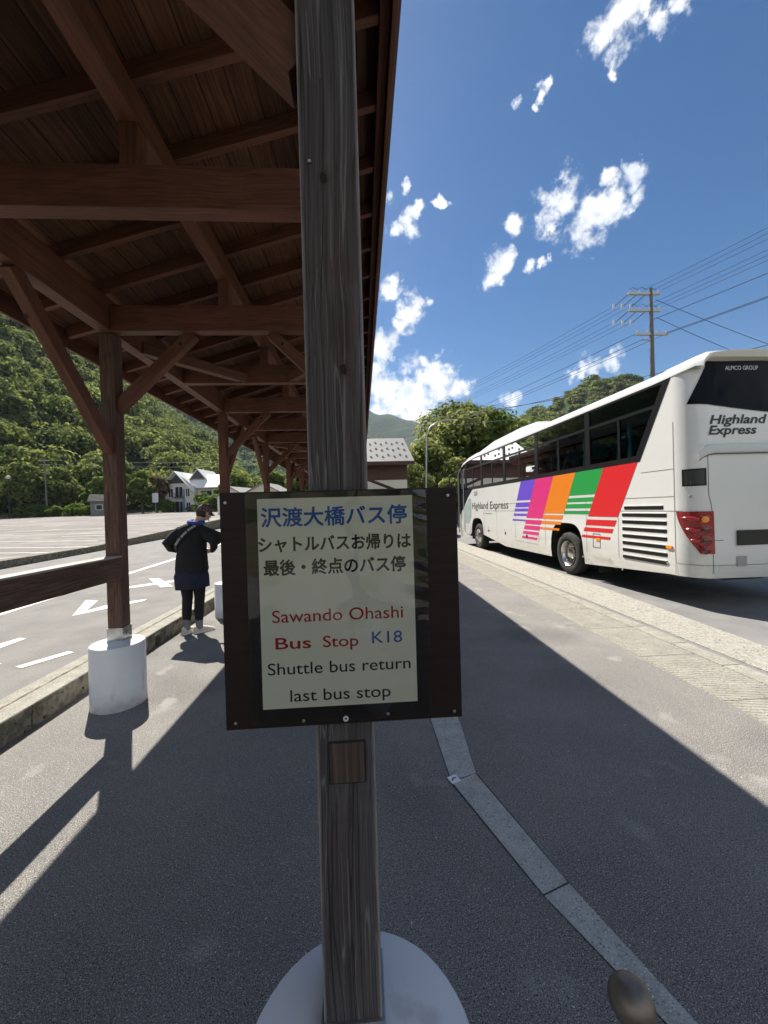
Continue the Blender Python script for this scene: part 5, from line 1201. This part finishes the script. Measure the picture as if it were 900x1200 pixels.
PA, PB = Vector((17.5, 22, 0)), Vector((-.35, 80, 0)); PD = (PB - PA).normalized(); PN = Vector((-PD.y, PD.x, 0))   # PN points left of travel
PN = Vector((1, 0, 0)); 
def utility_pole(P, h, label, arms):
    u = empty('utility_pole', P, 0, label, 'utility pole')
    MB().tube([(0, 0, -.3), (0.05, 0, h)], [.20, .088], 14).build('pole', 'concrete', u, smooth=True)
    for z, x0, x1 in arms:
        MB().box(((x0 + x1) / 2, 0, z), (x1 - x0, .11, .12)).box(((x0 + x1) / 2, .14, z), (x1 - x0, .03, .05)).build('crossarm', 'steel', u)
        n = 4 if x1 - x0 > 1.5 else 2
        for i in range(n):
            x = x0 + .12 + (x1 - x0 - .24) * i / (n - 1)
            MB().lathe([(.03, .04), (.055, .07), (.03, .1), (.06, .13), (.03, .16), (.05, .19), (.001, .22)], (x, 0, z), 10).build('insulator', 'porcelain', u, smooth=True)
    return u
up = utility_pole(PA, 14.25, 'tall utility pole with stacked crossarms rising behind the coach roof', ((13.95, -1.35, .60), (12.95, -1.35, .65), (11.55, -.95, 1.05)))
for z, xs in ((13.95, (-1.3, -.75, -.2)), (12.95, (-1.3, -.75, -.2))):
    for x in xs:
        MB().tube([(x, .05, z + .02), (x - .28, .85, z - .28)], .028, 6).build('jumper_rod', 'concrete', up); MB().lathe([(.05, 0), (.06, .12), (.06, .26), (.05, .3)], (0, 0, 0), 10).build('strain_insulator', 'porcelain', up).location = (x - .32, .95, z - .42)
    MB().tube([(-1.3, 0, z + .2), (-1.0, .1, z + .42), (-.75, 0, z + .24), (-.45, .1, z + .46), (-.2, 0, z + .24), (.15, .05, z + .4), (.4, 0, z + .2)], .012, 5).build('jumper', 'wire', up)
for z in (11.2, 10.6, 10.0, 9.4, 8.8): MB().box((0.03, -.0, z), (.34, .04, .05)).build('step_bolt', 'steel', up)
MB().span((-.55, -.05, 11.2), (.05, .05, 11.26)).build('bracket', 'steel', up)
utility_pole(PB, 17.0, 'far utility pole behind the brown building and the grey front post', ((16.7, -1.0, .5), (15.7, -1.0, .5)))
ca = empty('overhead_cables', (17.75, 22, 12), label='bundle of overhead power cables running past the utility pole over the coach', cat='cables')
def cable(p, q, sag, r=.0095):
    p, q = Vector(p), Vector(q); pts = []
    for i in range(19): t = i / 18; v = p.lerp(q, t); v.z -= sag * 4 * t * (1 - t); pts.append(tuple(v))
    MB().tube(pts, r, 5).build('cable', 'wire', ca, world=True)
back = PA + (PA - PB).normalized() * 34; back.z = 0
for z, xs in ((13.95, (-1.3, -.75, -.2)), (12.95, (-1.3, -.75, -.2))):
    for x in xs:
        cable(PA + Vector((x - .3, .95, z - .25)), PB + Vector((x * .7, 0, z + 2.9)), .9)
        cable(PA + Vector((x + .9, -.05, z + .2)), back + Vector((x + 1.0, 0, z + .6)), .6)
for z, x in ((11.6, -.9), (11.6, 1.0), (11.25, -.5)):
    cable(PA + Vector((x, 0, z)), PB + Vector((x * .5, 0, z + 2.2)), 1.0, .015)
for z, x in ((11.65, 1.0), (11.6, 1.05), (12.4, 0.1)):
    cable(PA + Vector((x, 0, z)), back + Vector((x, 0, z + .1)), .7, .016)
cable((17.85, 22, 13.6), (34, 24, 9.6), .2, .016); cable((17.85, 22, 12.55), (34, 25, 9.0), .3, .016)
cable((3.6, 34, 9.3), (30.2, 8, 9.4), .9, .020); cable((3.2, 34, 8.6), (30.8, 8, 7.6), .8, .020); cable((4.2, 40, 9.9), (34, 12, 12.0), .8, .02)

# ------------------------------------------------------------------ far side of the parking lot
GZ = lambda y: float(lot_z(y))
hz_ = GZ(88)
ho = empty('gabled_house', (-37.4, 91, hz_), R(-8), label='pale two storey house with cross gables beyond the parking lot', cat='house')
H_ = lambda b, n, m, par=None, **k: b.build(n, m, par or ho, **k)
wa = MB().span((-5.6, -3.6, -.5), (1.2, 4, 5.6)); H_(wa, 'wall', 'plaster')
wb = MB().span((1.2, -2.4, -.5), (7.2, 4, 5.5)); H_(wb, 'wall', 'pinkplaster')
def gable_roof(x0, x1, y0, y1, ze, zr, along, m, th=.18):
    mb = MB()
    if along == 'y':
        xm_ = (x0 + x1) / 2
        for a, b in ((x0, xm_), (x1, xm_)): mb.loft([[(a, y0, ze), (b, y0, zr), (b, y0, zr - th), (a, y0, ze - th)], [(a, y1, ze), (b, y1, zr), (b, y1, zr - th), (a, y1, ze - th)]])
    else:
        ym_ = (y0 + y1) / 2
        for a, b in ((y0, ym_), (y1, ym_)): mb.loft([[(x0, a, ze), (x0, b, zr), (x0, b, zr - th), (x0, a, ze - th)], [(x1, a, ze), (x1, b, zr), (x1, b, zr - th), (x1, a, ze - th)]])
    return mb
H_(gable_roof(-7.2, 1.4, -4.4, 4.8, 4.4, 9.0, 'y', 'roofwhite'), 'roof', 'roofwhite'); H_(gable_roof(-1, 8.0, -3.2, 4.6, 5.3, 8.4, 'x', 'roofwhite'), 'roof', 'roofwhite'); H_(gable_roof(-1.6, 2.8, -1.2, 6.2, 7.2, 9.7, 'y', 'roofwhite'), 'roof', 'roofwhite')
H_(MB().prism([(-5.6, 5.6), (1.2, 5.6), (-2.9, 8.75)], lambda a, b: (a, -3.58, b), lambda a, b: (a, -3.4, b)), 'gable', 'plaster')
H_(MB().prism([(-5.0, 6.3), (-.7, 6.3), (-2.9, 8.3)], lambda a, b: (a, -3.64, b), lambda a, b: (a, -3.585, b)), 'gable_panel', 'navyblock')
H_(MB().prism([(-2.4, 5.4), (7.2, 5.4), (7.2, 5.5), (-2.4, 5.5)], lambda a, b: (a, -2.42, b), lambda a, b: (a, -2.3, b)), 'eave_board', 'roofwhite')
H_(MB().prism([(-2.4, 5.3), (4, 5.3), (.7, 8.2)], lambda a, b: (7.18, a, b), lambda a, b: (7.05, a, b)), 'gable', 'pinkplaster')
H_(MB().prism([(-1.0, 7.5), (2.2, 7.5), (.6, 9.35)], lambda a, b: (a, -1.3, b), lambda a, b: (a, -1.2, b)), 'dormer_face', 'navyblock')
for x, z, w, h in ((-4.2, 4.2, 1.0, 1.8), (-2.3, 4.4, 1.7, 2.2), (-.3, 4.2, .8, 1.7), (-4.0, .9, 1.0, 2.0), (-2.2, 1.1, 2.0, 2.4), (-.2, 1.0, .9, 2.0)):
    f = H_(MB().box((x, -3.63, z), (w + .2, .06, h + .2)), 'window', 'roofwhite'); H_(MB().box((x - w / 4 - .02, -3.67, z), (w / 2 - .08, .04, h)).box((x + w / 4 + .02, -3.67, z), (w / 2 - .08, .04, h)), 'pane', 'winglass', f)
for x, z, w, h in ((3.3, 3.9, 2.6, 1.4), (6.2, 3.9, 1.3, 1.3)):
    f = H_(MB().box((x, -2.43, z), (w + .2, .06, h + .2)), 'window', 'roofwhite'); H_(MB().box((x - w / 4 - .02, -2.47, z), (w / 2 - .08, .04, h)).box((x + w / 4 + .02, -2.47, z), (w / 2 - .08, .04, h)), 'pane', 'winglass', f)
H_(MB().box((2.6, -2.44, .9), (1.9, .08, 2.4)), 'door', 'brownwall')
bl = MB().box((-2.3, -4.0, 3.2), (2.2, .8, .08))
for i in range(9): bl.box((-3.3 + i * .25, -4.36, 3.65), (.04, .04, .85))
bl.box((-2.3, -4.36, 4.08), (2.2, .06, .06)); H_(bl, 'balcony', 'navyblock')
H_(MB().box((-1.25, -3.66, 2.5), (.5, .2, 5)), 'blue_column', mat('bluish_plaster', (.20, .24, .34), .8))

def house_small(loc, rz, w, d, h, rise, label, cat='shed', wm='plaster', rm='roofgrey', name='shed', win=True):
    e = empty(name, loc, rz, label, cat)
    MB().span((-w / 2, -d / 2, -.6), (w / 2, d / 2, h)).build('wall', wm, e)
    mb = MB(); a = .4
    for s in (-1, 1): mb.loft([[(-w / 2 - a, s * (d / 2 + a), h - .12), (-w / 2 - a, 0, h + rise), (-w / 2 - a, 0, h + rise - .12), (-w / 2 - a, s * (d / 2 + a), h - .24)], [(w / 2 + a, s * (d / 2 + a), h - .12), (w / 2 + a, 0, h + rise), (w / 2 + a, 0, h + rise - .12), (w / 2 + a, s * (d / 2 + a), h - .24)]])
    mb.build('roof', rm, e)
    g = MB()
    for x in (-w / 2, w / 2 - .06): g.prism([(-d / 2, h - .02), (d / 2, h - .02), (0, h + rise - .14)], lambda p, q: (x, p, q), lambda p, q: (x + .06, p, q))
    g.build('gable', wm, e)
    if win:
        for x in (-w / 4, w / 4): f = MB().box((x, -d / 2 - .03, h * .55), (w * .2, .06, h * .35)).build('window', 'roofwhite', e); MB().box((x, -d / 2 - .07, h * .55), (w * .17, .03, h * .3)).build('pane', 'winglass', f)
    return e
house_small((-46.5, 74, GZ(74)), R(25), 5.0, 4.0, 2.7, 1.2, 'small weathered grey shed at the edge of the parking lot', rm=mat('dull_roof', (.09, .085, .08), .95, (.12, .115, .105), 4, spec=.02), wm=mat('grey_boards', (.13, .14, .145), .9, (.19, .20, .205), 3))
house_small((-18.8, 62, 1.3), R(72), 5.2, 5.0, 3.0, 1.4, 'low house with a grey pitched roof seen behind the shelter posts', 'house', name='house')
house_small((-13.4, 58, 1.3), R(80), 5.0, 5.0, 3.2, 1.4, 'low white house with a flatter grey roof nearest the grey post', 'house', wm='cream', name='house')

# parked car by the house
car = empty('parked_car', (-35.0, 84.5, GZ(84.5)), R(6), label='dark parked car in front of the pale gabled house', cat='car')
prof = [(-2.1, .35), (-2.15, .75), (-2.0, 1.0), (-1.75, 1.05), (-1.35, 1.45), (-.2, 1.55), (.5, 1.45), (1.15, 1.0), (2.0, .85), (2.15, .6), (2.1, .35)]
b_ = MB(); b_.loft([[(x, y_ * k, z) for x, z in [(p[0], p[1] if p[1] <= 1.01 or kk else p[1]) for p in prof]] for y_, k, kk in ((-.82, 1, 1), (-.84, 1, 1), (.84, 1, 1), (.82, 1, 1))]); b_.build('body', 'carpaint', car, bevel=.03)
g_ = MB()
for s in (-1, 1): g_.prism([(-1.6, 1.08), (-1.28, 1.4), (-.2, 1.48), (.42, 1.4), (.95, 1.06)], lambda a, b: (a, s * .845, b), lambda a, b: (a, s * .835, b))
g_.prism([(-.7, 1.06), (.7, 1.06), (.6, 1.42), (-.6, 1.42)], lambda a, b: (1.12 - (b - 1.0) * 1.43 + .02, a, b), lambda a, b: (1.10 - (b - 1.0) * 1.43, a, b))
g_.build('window', 'carglass', car)
for x in (-1.3, 1.35):
    for s in (-1, 1): w_ = MB().lathe([(.31, -.1), (.33, -.08), (.33, .08), (.31, .1)], (0, 0, 0), 24, axis='x').build('wheel', 'rubber', car); w_.rotation_euler = (0, 0, R(90)); w_.location = (x, s * .76, .33)
for s in (-1, 1): MB().box((2.1, s * .6, .75), (.12, .3, .12)).build('headlight', 'lightgrey', car, bevel=.02)

ws = empty('roadside_sign', (-43.4, 84, GZ(84)), label='white board sign standing left of the pale gabled house', cat='sign')
MB().box((0, 0, 3.2), (1.2, .15, 2.0)).build('board', 'whitesign', ws, bevel=.02); MB().tube([(0, 0, -.2), (0, 0, 2.2)], .08, 8).build('post', 'steel', ws)
de = empty('delineator', (-13.35, 34.5, GZ(34.5)), label='thin banded delineator post in the parking lot beside the person', cat='post')
MB().lathe([(.035, 0), (.035, .95), (.001, .98)], (0, 0, 0), 12).build('post', 'grey', de); MB().lathe([(.05, .5), (.05, .62)], (0, 0, 0), 12).lathe([(.05, .75), (.05, .9)], (0, 0, 0), 12).build('band', 'busblack', de)
u2 = empty('utility_pole', (-59.0, 76, GZ(76)), label='slender grey utility pole at the foot of the wooded hillside', cat='utility pole')
MB().tube([(0, 0, -.3), (-.25, 0, 11.0)], [.17, .11], 10).build('pole', 'concrete', u2, smooth=True)
for z in (10.6, 9.8): MB().box((-.25, 0, z), (2.0, .1, .1)).build('crossarm', 'steel', u2)
l2 = empty('street_lamp', (-62.3, 72, GZ(72)), label='dark post lamp with a pale head at the far edge of the parking lot', cat='street lamp')
MB().tube([(0, 0, -.2), (0, 0, 7.0)], .10, 8).build('pole', 'busblack', l2); MB().lathe([(.15, 7.0), (.35, 7.2), (.3, 7.5), (.001, 7.6)], (0, 0, 0), 12).build('lamp_head', 'plaster', l2)
c2 = empty('overhead_cables', (-50, 76, 11), label='pair of thin power cables in front of the dark wooded hillside', cat='cables')
for z, zz in ((10.7, 11.6), (9.9, 10.6)):
    pts = [(-59.2 + 60 * t, 76 + 4 * t, GZ(76) + z + (zz - z) * t - 1.2 * 4 * t * (1 - t)) for t in lin(0, 1, 14)]; MB().tube(pts, .022, 5).build('cable', 'wire', c2, world=True)

# ------------------------------------------------------------------ trees
TA = tree_proto(11, 14.0, 6.8, 12000, .34, 'leafolive', .28, .16, 20); TB = tree_proto(12, 12.0, 4.6, 9500, .32, 'leafbright', .22, .2, 15); TC = tree_proto(13, 9.0, 4.0, 7000, .30, 'leafolive', .18, .15, 12); TD = tree_proto(14, 10., 4.4, 5200, .42, 'leafdark', .2, .28, 12)
TE = tree_proto(15, 8.5, 3.2, 2600, .45, 'leafmid', .16, .2, 9); BU = tree_proto(16, 3.2, 2.2, 1600, .30, 'leafbright', .06, .0, 8, 3); TR = tree_proto(17, 9., 3., 2200, .45, 'leafred', .15, .15, 9)
plant_tree(TA, (11.8, 47, -.1), 'largest broad tree behind the street lamp and coach front', s=1.08)
plant_tree(TB, (15.6, 44.5, -.1), 'yellow-green tree just above the front of the coach roof', s=1.14, rz=1.)
plant_tree(TC, (7.2, 41, -.1), 'lower full tree standing left under the largest tree', s=1.0, rz=2.)
plant_tree(TC, (9.2, 37, -.1), 'dense low tree right behind the coach front mirrors', s=.72, rz=4.)
plant_tree(TC, (4.9, 36.5, -.1), 'small leafy tree next to the brown building wall', s=.68, rz=.6)
plant_tree(TB, (2.3, 42, -.1), 'young tree top showing over the grey snow-guard roof', s=.80, rz=3.)
plant_tree(TA, (20.5, 52, -.1), 'tree rising over the middle of the coach roof', s=1.02, rz=2.2)
plant_tree(TB, (26.0, 56, -.1), 'bright tree below the right wooded ridge', s=1.25, rz=.4)
plant_tree(TB, (32.5, 58, -.1), 'bright rounded tree furthest right above the coach roof', s=.98, rz=1.9)
# along the far edge of the lot
plant_tree(TD, (-64.5, 77, GZ(77)), 'dark dense tree left of the slender pole', s=1.05, rz=.5)
plant_tree(TD, (-70.5, 79, GZ(79)), 'dark tree at the far left edge of the picture', s=1.0, rz=1.7)
plant_tree(TD, (-61.2, 82, GZ(80)), 'tall dark tree directly behind the slender pole', s=1.0, rz=2.9)
plant_tree(TE, (-54.8, 82, GZ(82)), 'mid-size tree between the slender pole and the shed', s=.85, rz=.3)
plant_tree(TE, (-49.6, 81, GZ(81)), 'pale leafy tree over the grey shed', s=1.15, rz=2.)
plant_tree(TE, (-46.0, 84, GZ(84)), 'leafy tree just right of the timber post', s=1.1, rz=3.4)
plant_tree(TR, (-44.6, 87, GZ(86)), 'tree with reddish foliage beside the gabled house', s=.95)
plant_tree(TE, (-28.6, 82, GZ(82)), 'bright tree right of the gabled house', s=.72, rz=1.2)
plant_tree(BU, (-32.6, 82, GZ(82)), 'rounded bush in front of the pink gable wall', 'bush', 'bush', s=1.25)
plant_tree(BU, (-29.4, 80, GZ(80)), 'bush right of the parked car nearest the second timber post', 'bush', 'bush', s=1.1, rz=2.)
plant_tree(BU, (-41.5, 85, GZ(85)), 'small bush under the white board sign', 'bush', 'bush', s=.9, rz=1.)
for i, (x, y, s, lb_) in enumerate(((-63.5, 75.5, .8, 'weedy bush left of the slender pole foot'), (-59.8, 75.2, 1.0, 'bright weedy bush at the slender pole foot'), (-56.6, 75.0, .8, 'bright low bush right of the slender pole'), (-53.4, 75, .95, 'wide bright bush half way to the grey shed'), (-50.6, 74.6, .75, 'bright low bush touching the grey shed'))):
    plant_tree(BU, (x, y, GZ(y)), lb_, 'bush', 'bush', s=s, sz=.8, rz=i * 1.3)
plant_tree(TE, (-24.0, 74, GZ(74)), 'green tree between the second and third timber posts', s=.9, rz=.2)
plant_tree(TE, (-16.5, 72, 1.5), 'bright tree behind the grey-roofed low house', s=.95, rz=1.)
plant_tree(TE, (-10.5, 70, 1.5), 'tree behind the white low house', s=.9, rz=2.)

# ------------------------------------------------------------------ valley air
hv = bpy.data.materials.new('haze'); hv.use_nodes = True; hn = hv.node_tree.nodes; hn.clear()
ho_ = hn.new('ShaderNodeOutputMaterial'); pv = hn.new('ShaderNodeVolumePrincipled'); pv.inputs['Density'].default_value = .00009; pv.inputs['Color'].default_value = (.72, .84, 1, 1); pv.inputs['Anisotropy'].default_value = .2
hv.node_tree.links.new(pv.outputs[0], ho_.inputs['Volume'])
hzb = MB().span((-2650, -2650, -1.2), (2650, 2650, 640)).build('haze', hv); tag(hzb, kind='stuff')
